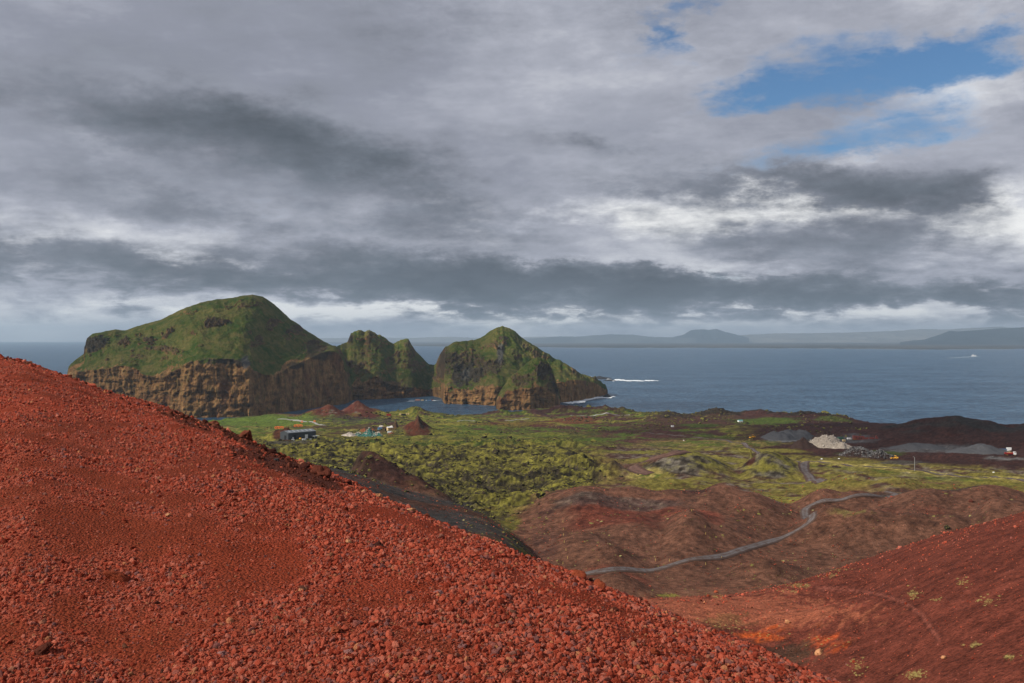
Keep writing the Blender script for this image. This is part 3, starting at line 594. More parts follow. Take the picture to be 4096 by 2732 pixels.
massif('island_cone', [(1690,1566),(1706,1520),(1722,1470),(1745,1452),(1760,1416),(1780,1390),(1820,1368),(1850,1366),(1880,1364),(1930,1346),(1980,1314),(2010,1304),(2040,1312),(2062,1326),(2075,1340),(2120,1371),(2180,1411),(2260,1456),(2340,1500),(2390,1526),(2402,1542),(2424,1560),(2432,1572)],
       [(1690,1576),(1720,1556),(1790,1545),(1850,1560),(1900,1562),(2000,1545),(2100,1540),(2230,1532),(2300,1517),(2380,1530),(2410,1552),(2432,1575)],
       [(1690,1583),(1730,1584),(1762,1592),(1778,1616),(1900,1619),(1985,1622),(2240,1612),(2330,1600),(2400,1585),(2432,1578)], [(1690,100),(1760,300),(2000,480),(2200,420),(2340,250),(2432,30)], 380, jag=12,
       darkb=[(1800,1430,60,50,.9),(1870,1500,90,50,1.),(1960,1470,60,40,.9),(1850,1380,60,14,.7),(2010,1352,26,14,.9),(2100,1385,14,12,.8),(1930,1385,60,16,.6),(1830,1535,60,14,.8),(1905,1440,50,26,.8),(2065,1425,22,18,.7),(1780,1480,40,40,.8),(2150,1430,20,12,.6),(2060,1350,14,12,.6),(2240,1490,16,12,.5)], greyb=[(2000,1410,14,40,.9),(1865,1500,20,26,.6)])
massif('island_spur', [(1984,1604),(2004,1560),(2030,1520),(2060,1492),(2100,1458),(2120,1446),(2150,1434),(2175,1432),(2195,1452),(2215,1492),(2232,1556),(2243,1612)],
       [(1984,1616),(2020,1580),(2060,1562),(2120,1548),(2180,1550),(2215,1565),(2243,1616)], [(1984,1634),(2000,1641),(2060,1641),(2150,1637),(2230,1631),(2243,1622)], [(1984,20),(2030,90),(2120,170),(2200,120),(2243,20)], 420, jag=16,
       darkb=[(2080,1520,60,30,.8),(2170,1480,40,50,.9),(2210,1540,26,40,.7)], out=.7)
# small dark skerries and broken surf off the point
def lump(name, c, rx, ry, h, seed, mat, nr=26, nc=40, sharp=.6):
    a = np.linspace(0, 2 * np.pi, nc, endpoint=False); r = np.linspace(0, 1, nr)
    A, R = np.meshgrid(a, r); xx = R * np.cos(A); yy = R * np.sin(A)
    rad = 1 + (fbm(np.cos(A) * 1.6 + seed, np.sin(A) * 1.6, seed, 3) - .5) * .7
    zz = h * (1 - R ** 1.6) ** .8 * (.45 + 1.1 * fbm(xx * 2.4 + seed, yy * 2.4, seed + 1, 4, sharp)) - .06 * h * R
    me = mesh_np(name, np.stack([xx * rx * rad, yy * ry * rad, zz], -1).reshape(-1, 3),
                 np.stack([(np.arange(nr - 1)[:, None] * nc + np.arange(nc)), (np.arange(nr - 1)[:, None] * nc + (np.arange(nc) + 1) % nc), ((np.arange(nr - 1)[:, None] + 1) * nc + (np.arange(nc) + 1) % nc), ((np.arange(nr - 1)[:, None] + 1) * nc + np.arange(nc))], -1).reshape(-1, 4))
    return link(name, me, mat, None, c)
M_SKERRY = plain('wet_lava', (.018, .016, .014), .7, 0, .5, .08)
def at_sea(px, py): t = EYE * F / (py - HY); return ((px - CX) / F * t, t, 0.0)
for (px, py, rx, ry, h, lab) in ((2400, 1514, 55, 90, 9, 'long low black skerry in the surf beyond the green headland'), (2440, 1522, 30, 50, 5, 'small black skerry at the seaward tip of the reef'), (2428, 1588, 14, 20, 9, 'dark pointed sea rock just off the foot of the headland cliff')):
    tag(lump('sea_rock', at_sea(px, py), rx, ry, h, int(px) % 91, M_SKERRY), lab, 'rock')
M_FOAM = plain('sea_foam', (.80, .84, .85), .8, 0, .12, .05)
def foam(pts, seed, lab, keep=.5):
    P = [Vector(at_sea(a, b)) for (a, b, w) in pts]; vs = []; fs = []; rows = []
    n = 26; m = 220
    for i in range(m):
        k = i / (m - 1) * (len(pts) - 1); j = min(int(k), len(pts) - 2); f = k - j
        a = pts[j][0] + (pts[j + 1][0] - pts[j][0]) * f; b = pts[j][1] + (pts[j + 1][1] - pts[j][1]) * f; w = pts[j][2] + (pts[j + 1][2] - pts[j][2]) * f
        b = b + float(fbm(np.array([i / 14.]), np.array([seed * 1.]), seed, 3)[0] - .5) * w * .7
        rows.append([at_sea(a, b + w * (q / (n - 1) - .5)) for q in range(n)])
    R = np.array(rows); nn = fbm(R[..., 0] / 26, R[..., 1] / 60, seed, 5, .62)
    edge = 1 - np.abs(np.linspace(-1, 1, n))[None, :] ** 2; along = np.sin(np.linspace(0.05, math.pi - .05, m))[:, None] ** .4
    R[..., 2] = .35 + 5.0 * np.clip(nn - .45, 0, 1) * edge * along
    q = grid_quads(m, n); val = (nn * edge * along).reshape(-1)
    q = q[val[q].mean(1) > keep * .62]
    o = link('surf', mesh_np('surf', R.reshape(-1, 3), q, True), M_FOAM)
    return tag(o, lab, 'surf', kind='stuff')
foam([(2240,1612,9),(2290,1612,12),(2320,1602,22),(2350,1596,20),(2385,1592,10),(2440,1588,10),(2475,1590,6)], 5, 'white surf breaking along the cliff foot of the headland', .34)
foam([(2355,1507,4),(2420,1514,10),(2455,1521,9),(2520,1522,7),(2600,1523,5),(2650,1524,4)], 9, 'white line of surf trailing off the reef', .42)
# ---------------------------------------------------------------- far mainland
def far_mat(name, c0, c1):
    m, nt, b = new_mat(name); P, N, TN = pos(nt)
    n1 = noise(nt, mapping(nt, P, (1, .5, 3)), .00055, 6, .6); n2 = noise(nt, P, .004, 4, .6)
    nt.links.new(mixc(nt, (n1 * .7 + n2 * .3).step(.4, .6), c0, c1), b.inputs['Base Color']); b.inputs['Roughness'].default_value = .95; b.inputs['Specular IOR Level'].default_value = .05
    return m
M_PLAIN = far_mat('far_plain', (.035, .034, .032), (.085, .078, .070)); M_FARHILL = far_mat('far_hill', (.045, .055, .06), (.09, .10, .10)); M_FARPALE = far_mat('far_pale_hill', (.12, .11, .09), (.20, .18, .15)); M_FARDARK = far_mat('far_dark_hill', (.018, .024, .028), (.035, .042, .045))
def plain_sheet():
    e = [(1120,1358.4),(1250,1368),(1400,1378),(1700,1385),(2100,1389),(2400,1391),(2800,1392),(3300,1394),(3700,1399),(4096,1396),(5400,1400)]
    px = np.linspace(1120, 5400, 300); t0 = np.minimum(EYE * F / (itp(px, e) - HY + (fbm(px / 40, px * 0, 11, 4) - .5) * 3), 63000)
    r = np.linspace(0, 1, 14)[:, None]; t = t0 + (64000 - t0) * r ** 1.5; z = 3 + 14 * r + (fbm(np.broadcast_to(px / 60, t.shape), t / 1500, 12, 3)) * 8 * np.minimum(r * 9, 1)
    z[0] = -2
    tag(link('far_plain', mesh_np('far_plain', np.stack([(px - CX) / F * t, t, z], -1).reshape(-1, 3), grid_quads(14, 300)), M_PLAIN), kind='structure')
    # long thin breakers on the far beach
    vs = []; q = []
    for i in range(len(px) - 1):
        if px[i] < 1500 or float(vn(np.array([px[i] / 55.]), np.array([.3]), 8)[0]) < .42: continue
        b0 = len(vs)
        for k in (i, i + 1):
            for dt in (-420, -150): vs.append(((px[k] - CX) / F * (t0[k] + dt), t0[k] + dt, .8))
        q.append((b0, b0 + 2, b0 + 3, b0 + 1))
    tag(link('far_surf', mesh_np('far_surf', vs, np.array(q)), plain('far_foam', (.34, .37, .38), .8)), 'thin pale breakers along the far sandy coast', 'surf', kind='stuff')
plain_sheet()
def mountain(name, sky, t, depth, mat, seed, jag=3.0):
    px = np.arange(sky[0][0], sky[-1][0] + 1, 6.0); n = len(px)
    ysk = 1357 + (itp(px, sky) - 1357) * .90 + (fbm(px / 22, px * 0, seed, 4, .6) - .5) * jag
    r = np.linspace(0, 1, 36)[:, None]; bk = np.linspace(0, 1, 6)[1:, None]
    zr = np.maximum(EYE - (ysk - HY) / F * (t + depth), 12); zf = 6.0
    Tm = np.concatenate([t + depth * r + 0 * px, t + depth + depth * .8 * bk + 0 * px]); Um = (px - CX) / F + 0 * Tm
    Zm = np.concatenate([zf + (zr - zf) * (.35 * r + .65 * r ** 2.2), zr * (1 - bk) + 2])
    Xm = Um * Tm; env = np.concatenate([np.sin(np.pi * r) + 0 * px, 0 * (bk + px)])
    Zm = Zm + (ridged(Xm / 1400, Tm / 2600, seed + 2, 4, .55) - .6) * .55 * np.maximum(zr - 20, 0) * env
    tag(link(name, mesh_np(name, np.stack([Xm, Tm, Zm], -1).reshape(-1, 3), grid_quads(len(Tm), n)), mat), kind='structure')
mountain('far_hills', [(2090,1355),(2170,1351),(2240,1344),(2300,1346),(2380,1339),(2440,1335),(2520,1336),(2580,1343),(2620,1347),(2690,1349),(2790,1352)], 43000, 3500, M_FARHILL, 3)
mountain('far_mountain', [(2630,1354),(2700,1346),(2735,1336),(2760,1319),(2785,1313),(2812,1312),(2832,1316),(2865,1311),(2890,1322),(2930,1332),(2970,1343),(3000,1352)], 45000, 3200, M_FARDARK, 6)
mountain('far_plateau', [(2880,1352),(2920,1344),(3000,1336),(3100,1331),(3250,1330),(3400,1327),(3550,1321),(3640,1315),(3700,1311),(3780,1314),(3900,1306),(4000,1301),(4096,1308),(4600,1300),(5200,1320)], 47000, 9000, M_FARPALE, 9)
mountain('far_dark_mountain', [(3600,1369),(3700,1357),(3760,1336),(3800,1319),(3830,1322),(3880,1318),(3950,1312),(4020,1308),(4096,1303),(4400,1290),(5200,1300)], 30500, 3500, M_FARDARK, 12)
mountain('faint_far_hills', [(1180,1355),(1300,1352),(1500,1349),(1640,1351),(1800,1345),(1900,1350),(2100,1347),(2300,1344)], 57000, 4000, M_FARPALE, 15)
# ---------------------------------------------------------------- air
def haze():
    m = bpy.data.materials.new('hazy_air'); m.use_nodes = True; nt = m.node_tree; nt.nodes.clear()
    o = nt.nodes.new('ShaderNodeOutputMaterial'); v = nt.nodes.new('ShaderNodeVolumePrincipled')
    v.inputs['Color'].default_value = (.60, .80, 1.0, 1); v.inputs['Density'].default_value = 2.4e-5; v.inputs['Anisotropy'].default_value = .2
    nt.links.new(v.outputs[0], o.inputs['Volume'])
    b = MB().box(-62000, 62000, -4000, 67500, -14, 1020); ob = b.build('haze', m); tag(ob, 'thin pale sea haze over the whole view', 'haze', kind='stuff')
haze()

# ---------------------------------------------------------------- unseen clouds added outside the frame to shade the island and the black cone
def shade_cloud(shade_x, shade_y, rx, ry, seed, mat, lab, h=1650.0):
    k = (h - 90) / math.tan(SUN_EL); c = (shade_x + math.sin(SUN_AZ) * k, shade_y + math.cos(SUN_AZ) * k, h)
    nr, nc = 60, 120; th = np.linspace(.001, np.pi - .001, nr)[:, None]; ph = np.linspace(0, 2 * np.pi, nc, endpoint=False)[None, :]
    dx, dy, dz = np.sin(th) * np.cos(ph), np.sin(th) * np.sin(ph), np.cos(th) + 0 * ph
    lob = .62 + .9 * fbm(dx * 1.7 + seed, dy * 1.7 + dz, seed, 2, .5) * np.abs(np.sin(th)) + .35 * (fbm(dx * 5 + seed, dy * 5 + dz * 3, seed + 3, 4, .6) - .5)
    zz = np.where(dz > 0, dz * 260, dz * 40) * lob
    v = np.stack([dx * rx * lob, dy * ry * lob, zz], -1).reshape(-1, 3); i = np.arange(nr - 1)[:, None] * nc; j = np.arange(nc)[None, :]; j2 = (j + 1) % nc
    me = mesh_np('shade_cloud', v, np.stack([i + j, i + nc + j, i + nc + j2, i + j2], -1).reshape(-1, 4))
    tag(link('shade_cloud', me, mat, None, c), lab, 'shade_cloud', 'unseen clouds added for shade')
def cloud_mat(name, clear):              # part transparent, to set how strong the added shade falls
    m, nt, b = new_mat(name); b.inputs['Base Color'].default_value = (.85, .86, .88, 1); b.inputs['Roughness'].default_value = 1.0; b.inputs['Specular IOR Level'].default_value = 0
    t = nt.nodes.new('ShaderNodeBsdfTransparent'); mx = nt.nodes.new('ShaderNodeMixShader'); P, N, TN = pos(nt); n1 = noise(nt, P, .006, 5, .6)
    nt.links.new(((n1 - .5) * .8 + clear).max(.2).min(.95).s, mx.inputs[0]); nt.links.new(b.outputs[0], mx.inputs[1]); nt.links.new(t.outputs[0], mx.inputs[2])
    nt.links.new(mx.outputs[0], nt.nodes['Material Output'].inputs['Surface']); return m
M_THIN = cloud_mat('thin_shade_cloud', .80); M_THICK = cloud_mat('thick_shade_cloud', .74)
shade_cloud(-560, 2830, 760, 640, 11, M_THIN, 'unseen cloudbank added above and left of the view to shade the island cliffs')
shade_cloud(640, 1430, 430, 330, 37, M_THICK, 'unseen cloudbank added high on the left to shade the black cone by the sea')
# ---------------------------------------------------------------- the near slope of red scoria
FC, FR = 800, 330
fu = np.concatenate([np.linspace(-2.2, -.66, 60, endpoint=False), np.linspace(-.66, .66, FC - 120), np.linspace(.66, 2.2, 61)[1:]]); ft = np.concatenate([np.geomspace(4.5, 60, 260, endpoint=False), np.geomspace(60, 330, FR - 260)])
FU, FT = np.meshgrid(fu, ft); FX = FU * FT; FPX = CX + F * FU
FZ = zfore(FU, FT)
def fz(x, y):
    ci = np.clip(np.interp(x / y, fu, np.arange(FC)), 0, FC - 1.001); ri = np.clip(np.interp(y, ft, np.arange(FR)), 0, FR - 1.001)
    c0 = ci.astype(int); r0 = ri.astype(int); a = ci - c0; b = ri - r0
    return (FZ[r0, c0] * (1 - a) + FZ[r0, c0 + 1] * a) * (1 - b) + (FZ[r0 + 1, c0] * (1 - a) + FZ[r0 + 1, c0 + 1] * a) * b
FPY = HY + F * (EYE - FZ) / FT
def fspot(px, py):
    u = (px - CX) / F; c = int(round(float(np.interp(u, fu, np.arange(FC))))); row = FPY[:, c]
    k = int(np.argmax(row <= py)) if (row <= py).any() else int(np.argmin(row))
    t = ft[k] if k == 0 else ft[k - 1] + (ft[k] - ft[k - 1]) * np.clip((row[k - 1] - py) / max(row[k - 1] - row[k], 1e-9), 0, 1)
    return Vector((u * t, t, float(fz(np.array([u * t]), np.array([t]))[0])))
def fine_w(x, y):                       # patches of fine dark-red grit where few stones lie
    a = fbm(x / 1.5 + y / 6, y / 2.2, 201, 5, .6); b = fbm(x / 7, y / 7, 205, 3)
    return sstep(.50, .66, a * .8 + b * .2)
DK = [(760,1690,150,24,.8),(960,1745,150,32,1.),(1100,1850,120,34,1.),(1180,1880,110,36,1.),(1300,1930,70,24,1.),(1020,1830,110,20,.8),(870,1700,80,20,.8)]
def dark_w(px, py, x, y):
    w = 0 * px; nn = fbm(x / 1.6, y / 3, 211, 4, .6)
    for (a, b, r1, r2, k) in DK:
        dx = (px - a); dy = (py - b) - dx * .42
        w = np.maximum(w, sstep(1.1, .6, np.hypot(dx / r1, dy / r2) + (nn - .5) * 1.3) * k)
    return w
def fpaint():
    n1 = fbm(FX / .8, FT / .8, 221, 4, .6); n2 = fbm(FX / 9, FT / 9, 223, 3); fw = fine_w(FX, FT)
    c = lerp(C(.28, .050, .026), C(.39, .077, .042), n1) + 0 * FX[..., None]
    c = lerp(c, lerp(C(.185, .029, .012), C(.26, .043, .018), n1), fw)
    c = lerp(c, c * C(.8, .95, 1.0), sstep(.45, .7, n2))
    c = lerp(c, lerp(C(.060, .020, .013), C(.12, .035, .022), n1), dark_w(FPX, FPY, FX, FT))
    return c
me = mesh_np('cinder_slope', np.stack([FX, FT, FZ], -1).reshape(-1, 3), grid_quads(FR, FC)); set_color(me, 'ground', fpaint())
slope = tag(link('cinder_slope', me, M_SCREE), kind='structure')
# ---------------------------------------------------------------- stones: a handful of rough shapes used again and again
def rock_mesh(name, seed, sub=2, rough=.34, flat=.8, mat=None):
    bm = bmesh.new(); bmesh.ops.create_icosphere(bm, subdivisions=sub, radius=1.0); r = random.Random(seed)
    o = Vector((r.uniform(0, 50), r.uniform(0, 50), r.uniform(0, 50)))
    from mathutils import noise as mn
    planes = [(Vector((r.gauss(0, 1), r.gauss(0, 1), r.gauss(0, 1))).normalized(), r.uniform(.55, .9)) for _ in range(7)]
    for v in bm.verts:
        p = v.co.copy(); k = 1 + rough * (mn.noise(p * 1.3 + o) + .55 * mn.noise(p * 2.9 + o) + .3 * mn.noise(p * 6.1 + o))
        q = p * k
        for n_, d in planes:
            e = q.dot(n_) - d
            if e > 0: q -= n_ * e * .75
        v.co = Vector((q.x, q.y, q.z * flat))
    me = bpy.data.meshes.new(name); bm.to_mesh(me); bm.free()
    for p in me.polygons: p.use_smooth = sub >= 3
    if mat: me.materials.append(mat)
    return me
M_MOSSY = stone_mat('moss_clump', [(0, (.13, .115, .03)), (.5, (.20, .175, .05)), (1, (.27, .235, .10))])
STONES = [rock_mesh('scoria_stone_shape', 40 + i, 2, .38, random.uniform(.65, .95), M_STONE) for i in range(10)]
LAVAS = [rock_mesh('lava_block_shape', 80 + i, 2, .55, random.uniform(.7, 1.2), M_LAVA) for i in range(6)]
GREYS = [rock_mesh('grey_block_shape', 120 + i, 1, .4, .8, M_GREYROCK) for i in range(4)]
PALES = [rock_mesh('pale_block_shape', 140 + i, 1, .4, .8, M_PALEROCK) for i in range(4)]
DARKS = [rock_mesh('dark_block_shape', 150 + i, 2, .5, .9, M_DARK) for i in range(4)]
def scatter(name, P, Sc, Ro, meshes, label, cat, parent=None):
    col = bpy.data.collections.new(name + '_shapes')
    for i, m_ in enumerate(meshes): o = bpy.data.objects.new('%s_shape_%02d' % (name, i), m_); col.objects.link(o)
    n = len(P); me = bpy.data.meshes.new(name); me.vertices.add(n); me.vertices.foreach_set('co', np.asarray(P, np.float32).ravel())
    for nm, arr in (('scl', Sc), ('rot', Ro)):
        a = me.attributes.new(nm, 'FLOAT_VECTOR', 'POINT'); a.data.foreach_set('vector', np.asarray(arr, np.float32).ravel())
    a = me.attributes.new('idx', 'INT', 'POINT'); a.data.foreach_set('value', RNG.integers(0, len(meshes), n).astype(np.int32))
    o = link(name, me, None, parent); tag(o, label, cat if not parent else None, kind='stuff')
    ng = bpy.data.node_groups.new(name + '_scatter', 'GeometryNodeTree')
    ng.interface.new_socket('Geometry', in_out='INPUT', socket_type='NodeSocketGeometry'); ng.interface.new_socket('Geometry', in_out='OUTPUT', socket_type='NodeSocketGeometry')
    N_ = ng.nodes; L = ng.links; gi = N_.new('NodeGroupInput'); go = N_.new('NodeGroupOutput'); ip = N_.new('GeometryNodeInstanceOnPoints')
    ci = N_.new('GeometryNodeCollectionInfo'); ci.inputs['Collection'].default_value = col; ci.inputs['Separate Children'].default_value = True; ci.inputs['Reset Children'].default_value = True
    def attr(nm, ty): a = N_.new('GeometryNodeInputNamedAttribute'); a.data_type = ty; a.inputs['Name'].default_value = nm; return a.outputs['Attribute']
    er = N_.new('FunctionNodeEulerToRotation'); L.new(attr('rot', 'FLOAT_VECTOR'), er.inputs[0])
    L.new(gi.outputs[0], ip.inputs['Points']); L.new(ci.outputs[0], ip.inputs['Instance']); ip.inputs['Pick Instance'].default_value = True
    L.new(attr('idx', 'INT'), ip.inputs['Instance Index']); L.new(er.outputs[0], ip.inputs['Rotation']); L.new(attr('scl', 'FLOAT_VECTOR'), ip.inputs['Scale']); L.new(ip.outputs[0], go.inputs[0])
    md = o.modifiers.new('scatter', 'NODES'); md.node_group = ng
    return o
def rnd_rot(n, tilt=3.14): return np.stack([RNG.uniform(-tilt, tilt, n), RNG.uniform(-tilt, tilt, n), RNG.uniform(0, 6.28, n)], -1)
def aniso(r): n = len(r); return r[:, None] * RNG.uniform(.7, 1.25, (n, 3))
def near_stones():
    n = 560000
    u = RNG.uniform(-.70, .60, n); t = 7.2 * np.exp(RNG.uniform(0, 1, n) ** .85 * math.log(95 / 7.2)); x = u * t
    px = CX + F * u; z = fz(x, t); py = HY + F * (EYE - z) / t
    med = np.interp(px, [-600, 300, 1200, 2200, 3300], [.0135, .014, .0148, .0165, .018]) * np.interp(t, [8, 20, 60], [.9, 1.1, 1.6])
    fw = fine_w(x, t); dk = dark_w(px, py, x, t)
    r = med * np.exp(RNG.normal(0, .55, n)) * (1 - .45 * fw)
    big = RNG.random(n) < .006; r = np.minimum(np.where(big, r * RNG.uniform(1.6, 2.4, n), r), med * 3.4)
    keep = (RNG.random(n) > fw * .70) & (RNG.random(n) > dk * .93) & (r * F / t > 2.2) & (t < sitp(px, FORE, 2) * 1.7)
    x, t, r, px, z = x[keep], t[keep], r[keep], px[keep], z[keep]
    P = np.stack([x, t, z + r * .25], -1); Sc = aniso(r) * np.array([1, 1, .85]); Ro = rnd_rot(len(r))
    app = r * F / t * ((px > -40) & (px < 3500)); order = np.argsort(-app); pick = order[:250]; rest = order[250:]
    for i in pick:
        o = bpy.data.objects.new('stone', STONES[int(i) % len(STONES)]); COL.objects.link(o); o.parent = slope
        o.location = P[i]; o.scale = Sc[i]; o.rotation_euler = Ro[i]
    scatter('gravel', P[rest], Sc[rest], Ro[rest], STONES, 'countless small red scoria stones covering the near slope', 'gravel', slope)
    print('near stones', len(rest))
near_stones()
def rim():                               # coarser clinker that stands out along the brink of the slope
    n = 1500; px = RNG.uniform(-300, 3500, n); u = (px - CX) / F; t = sitp(px, FORE, 2) * RNG.uniform(.86, 1.08, n); x = u * t; z = fz(x, t)
    r = 5.5 * np.exp(RNG.normal(0, .55, n)) * t / F; r = np.minimum(r, 15 * t / F)
    scatter('brink_clinker', np.stack([x, t, z + r * .2], -1), aniso(r), rnd_rot(n), STONES + DARKS, 'coarse red and brown clinker along the brink of the near slope', 'clinker', slope)
rim()
def outcrop():
    n = 16000; px = RNG.uniform(500, 1450, n); t = RNG.uniform(22, 62, n); u = (px - CX) / F; x = u * t; z = fz(x, t); py = HY + F * (EYE - z) / t
    k = (dark_w(px, py, x, t) > .45) & (t < sitp(px, FORE, 2) * 1.25) & (RNG.random(n) < .5); x, t, z = x[k], t[k], z[k]; r = 3.8 * np.exp(RNG.normal(0, .5, len(t))) * t / F
    scatter('outcrop_rubble', np.stack([x, t, z + r * .15], -1), aniso(r), rnd_rot(len(r)), DARKS, 'dark brown broken rock along the upper edge of the near slope', 'rubble', slope)
outcrop()
# the boulders one can single out on the near slope: px, py, size (px), material, label
BOULD = [(164,2612,80,M_DARK,'dark brown boulder low on the left part of the near slope'),(472,2322,110,M_RUST,'broad half-buried rust-red slab in the left of the near slope'),(791,2376,42,M_RUST,'bright rust-red stone right of the half-buried slab'),
 (885,2620,38,M_MAUVE,'pale pinkish angular stone near the bottom edge'),(223,2378,30,M_DARK,'small dark red stone left of the half-buried slab'),(625,2415,28,M_DARK,'small dark stone right below the half-buried slab'),
 (1515,2190,50,M_DARK,'dark stone with a black shadow below the slope edge, left of the moss hollow'),(1214,2360,36,M_TAN,'tan angular stone in the middle of the near slope'),(1345,2528,62,M_RUST,'large rust-brown block in a patch of fine red grit'),
 (1393,2614,44,M_MAUVE,'rounded mauve boulder below the rust-brown block'),(1753,2380,46,M_MAUVE,'greyish mauve lump among coarse stones, centre of the slope'),(1681,2503,42,M_DARK,'dark stone half sunk in a hollow of red grit'),
 (1393,2172,34,M_TAN,'pale stone left of the dark shadowed stone'),(1791,2266,28,M_DARK,'round dark red stone close under the slope edge'),(1975,2296,32,M_DARK,'flat dark red stone under the slope edge above the road end'),
 (1850,2592,34,M_MAUVE,'pink block near the bottom centre'),(2112,2237,40,M_RUST,'red boulder standing on the slope edge against the dark moor'),(1643,2048,46,M_TAN,'ochre crag on the slope edge against the black ash'),
 (2861,2608,56,M_MAUVE,'pale mauve boulder low on the right end of the near slope'),(2620,2620,60,M_RUST,'dark red block sunk in grit, left of the pale mauve boulder'),(2458,2440,36,M_DARK,'charcoal stone just under the edge at the right'),
 (2777,2668,36,M_MAUVE,'grey stone below the pale mauve boulder'),(2736,2655,38,M_RUST,'red block beside the grey stone at the bottom right'),(3184,2656,36,M_DARK,'dark red stone at the lower right tip of the near slope'),
 (2318,2312,80,M_RUST,'crumbling dark red crag on the edge right above the road end'),(2396,2352,70,M_RUST,'second crumbling red crag on the edge, right of the road end'),(120,1928,26,M_MAUVE,'lone mauve stone high on the left of the slope'),
 (647,1727,24,M_RUST,'small rust stone near the upper edge, left of the dark outcrop'),(727,1717,30,M_DARK,'dark wedge of rock near the upper edge'),(933,1820,30,M_DARK,'dark upright stone left of the dark outcrop band'),
 (670,2065,28,M_TAN,'pale stone in the upper middle of the slope'),(875,2022,38,M_RUST,'rust-brown stone in the upper middle of the slope'),(690,1655,40,M_DARK,'dark rock on the skyline of the slope in front of the cliffs'),
 (1290,1905,95,M_DARK,'largest dark brown crag at the lower end of the dark outcrop'),(980,1760,95,M_DARK,'long dark brown crag on the slope edge below the grey shed'),(1090,1815,60,M_DARK,'brown crag in the middle of the dark outcrop band'),
 (1210,1875,60,M_DARK,'brown crag on the edge above the black ash slope'),(1516,1990,38,M_TAN,'small ochre pinnacle on the slope edge'),(1455,1970,26,M_TAN,'ochre stone left of the small ochre pinnacle'),(850,1685,50,M_DARK,'low dark rock on the edge in front of the green meadow'),(1105,1842,26,M_GREYROCK,'pale grey stone lying below the dark outcrop')]
for i, (px, py, sz, mt, lab) in enumerate(BOULD):
    p = fspot(px, py); r = sz / 2 * p.y / F * .85
    me = rock_mesh('boulder', 300 + i, 4, .62, .75, mt); o = link('boulder', me, mt, None, p + Vector((0, 0, r * .22)))
    o.scale = (r * 1.15, r, r * .85); o.rotation_euler = (random.uniform(-.3, .3), random.uniform(-.2, .5), random.uniform(0, 6.28)); tag(o, lab, 'rock', 'rocks on the near red slope')
# rough lava blocks under moss, pebbles on the cinder, stones on the right slope
def field(name, n, pxr, pbr, rr, meshes, label, cat, wfun, sink=.15, tmul=True, flat=.8):
    px = RNG.uniform(*pxr, n); pb = RNG.uniform(*pbr, n); t = t_of(pb); u = (px - CX) / F; x = u * t
    k = RNG.random(n) < wfun(u, t, px, pb); px, t, x = px[k], t[k], x[k]
    r = rr * np.exp(RNG.normal(0, .5, len(t))) * (t / F); z = gz(x, t)
    P = np.stack([x, t, z + r * sink], -1)
    return scatter(name, P, aniso(r) * np.array([1, 1, flat]), rnd_rot(len(r), .6), meshes, label, cat)
field('lava_blocks', 20000, (800, 2900), (1745, 2120), 4.0, LAVAS, 'rough dark lava blocks capped with yellow-green moss', 'lava', lambda u, t, px, pb: lava_w(u, t) * .8 * sstep(.38, .55, fbm(px / 90, pb / 22, 301, 3)), .1)
field('coast_lava', 9000, (1000, 3500), (1635, 1760), 2.6, LAVAS, 'scattered dark lava lumps on the grassy coast plain', 'lava', lambda u, t, px, pb: sstep(.5, .62, fbm(px / 120, pb / 14, 303, 3)) * (t < t_of(itp(px, COAST)) - 30), .1)
field('shore_lava', 2600, (2500, 3480), (1640, 1676), 3.6, LAVAS, 'jagged black lava crags lining the shore', 'lava', lambda u, t, px, pb: sstep(.42, .6, fbm(px / 70, pb / 20, 307, 3)) * (np.abs(t - t_of(itp(px, COAST))) < 90), .2)
field('cinder_stones', 20000, (1400, 4300), (1940, 2420), 1.25, DARKS + STONES[:2], 'loose stones strewn over the brown cinder mounds', 'stones', lambda u, t, px, pb: (.2 + .8 * sstep(.45, .65, fbm(px / 60, pb / 40, 305, 3))) * (lava_w(u, t) < .3), .2)
MOSSES = [rock_mesh('moss_clump_shape', 170 + i, 2, .6, .35, M_MOSSY) for i in range(4)]
field('moss_flecks', 9000, (1850, 4300), (1930, 2420), 2.6, MOSSES, 'yellow-green moss flecks growing over the brown cinder mounds', 'moss', lambda u, t, px, pb: sstep(.56, .70, fbm(px / 95, pb / 16, 311, 4, .6)) * .9 * (lava_w(u, t) < .3), .05, flat=.5)
def slope_stones():
    n = 9000; px = RNG.uniform(2300, 4500, n); t = RNG.uniform(60, 200, n); u = (px - CX) / F; x = u * t; rg = dome(u, t, RIGHT, 40., .6, 60)
    z = gz(x, t); k = np.abs(z - rg) < 6; x, t, z = x[k], t[k], z[k]; r = 1.7 * np.exp(RNG.normal(0, .5, len(t))) * t / F
    scatter('slope_stones', np.stack([x, t, z + r * .2], -1), aniso(r), rnd_rot(len(r)), STONES + DARKS[:2], 'small stones scattered over the right-hand red slope', 'stones')
slope_stones()
for i, (px, py, sz, mt, lab) in enumerate([(3152,2493,24,M_TAN,'orange boulder on the crest of the orange rib'),(3277,2618,34,M_TAN,'tan boulder on the orange rib, lower right'),(3777,2638,22,M_TAN,'pale cracked rock at the foot of the right red slope'),(2865,2371,16,M_RUST,'red rock on the valley floor beyond the orange rib'),(2832,2387,14,M_RUST,'small red rock left of the one on the valley floor'),(3885,2008,18,M_DARK,'dark boulder in the black hollow on the far right'),(3790,2115,26,M_LAVA,'mossy dark lava outcrop just behind the right red slope')]):
    p = spot(px, py); r = sz / 2 * p.y / F; o = link('boulder', rock_mesh('boulder', 360 + i, 3, .5, .8, mt), mt, None, p + Vector((0, 0, r * .4))); o.scale = (r * 1.1, r, r); o.rotation_euler = (.2, .1, i); tag(o, lab, 'rock')
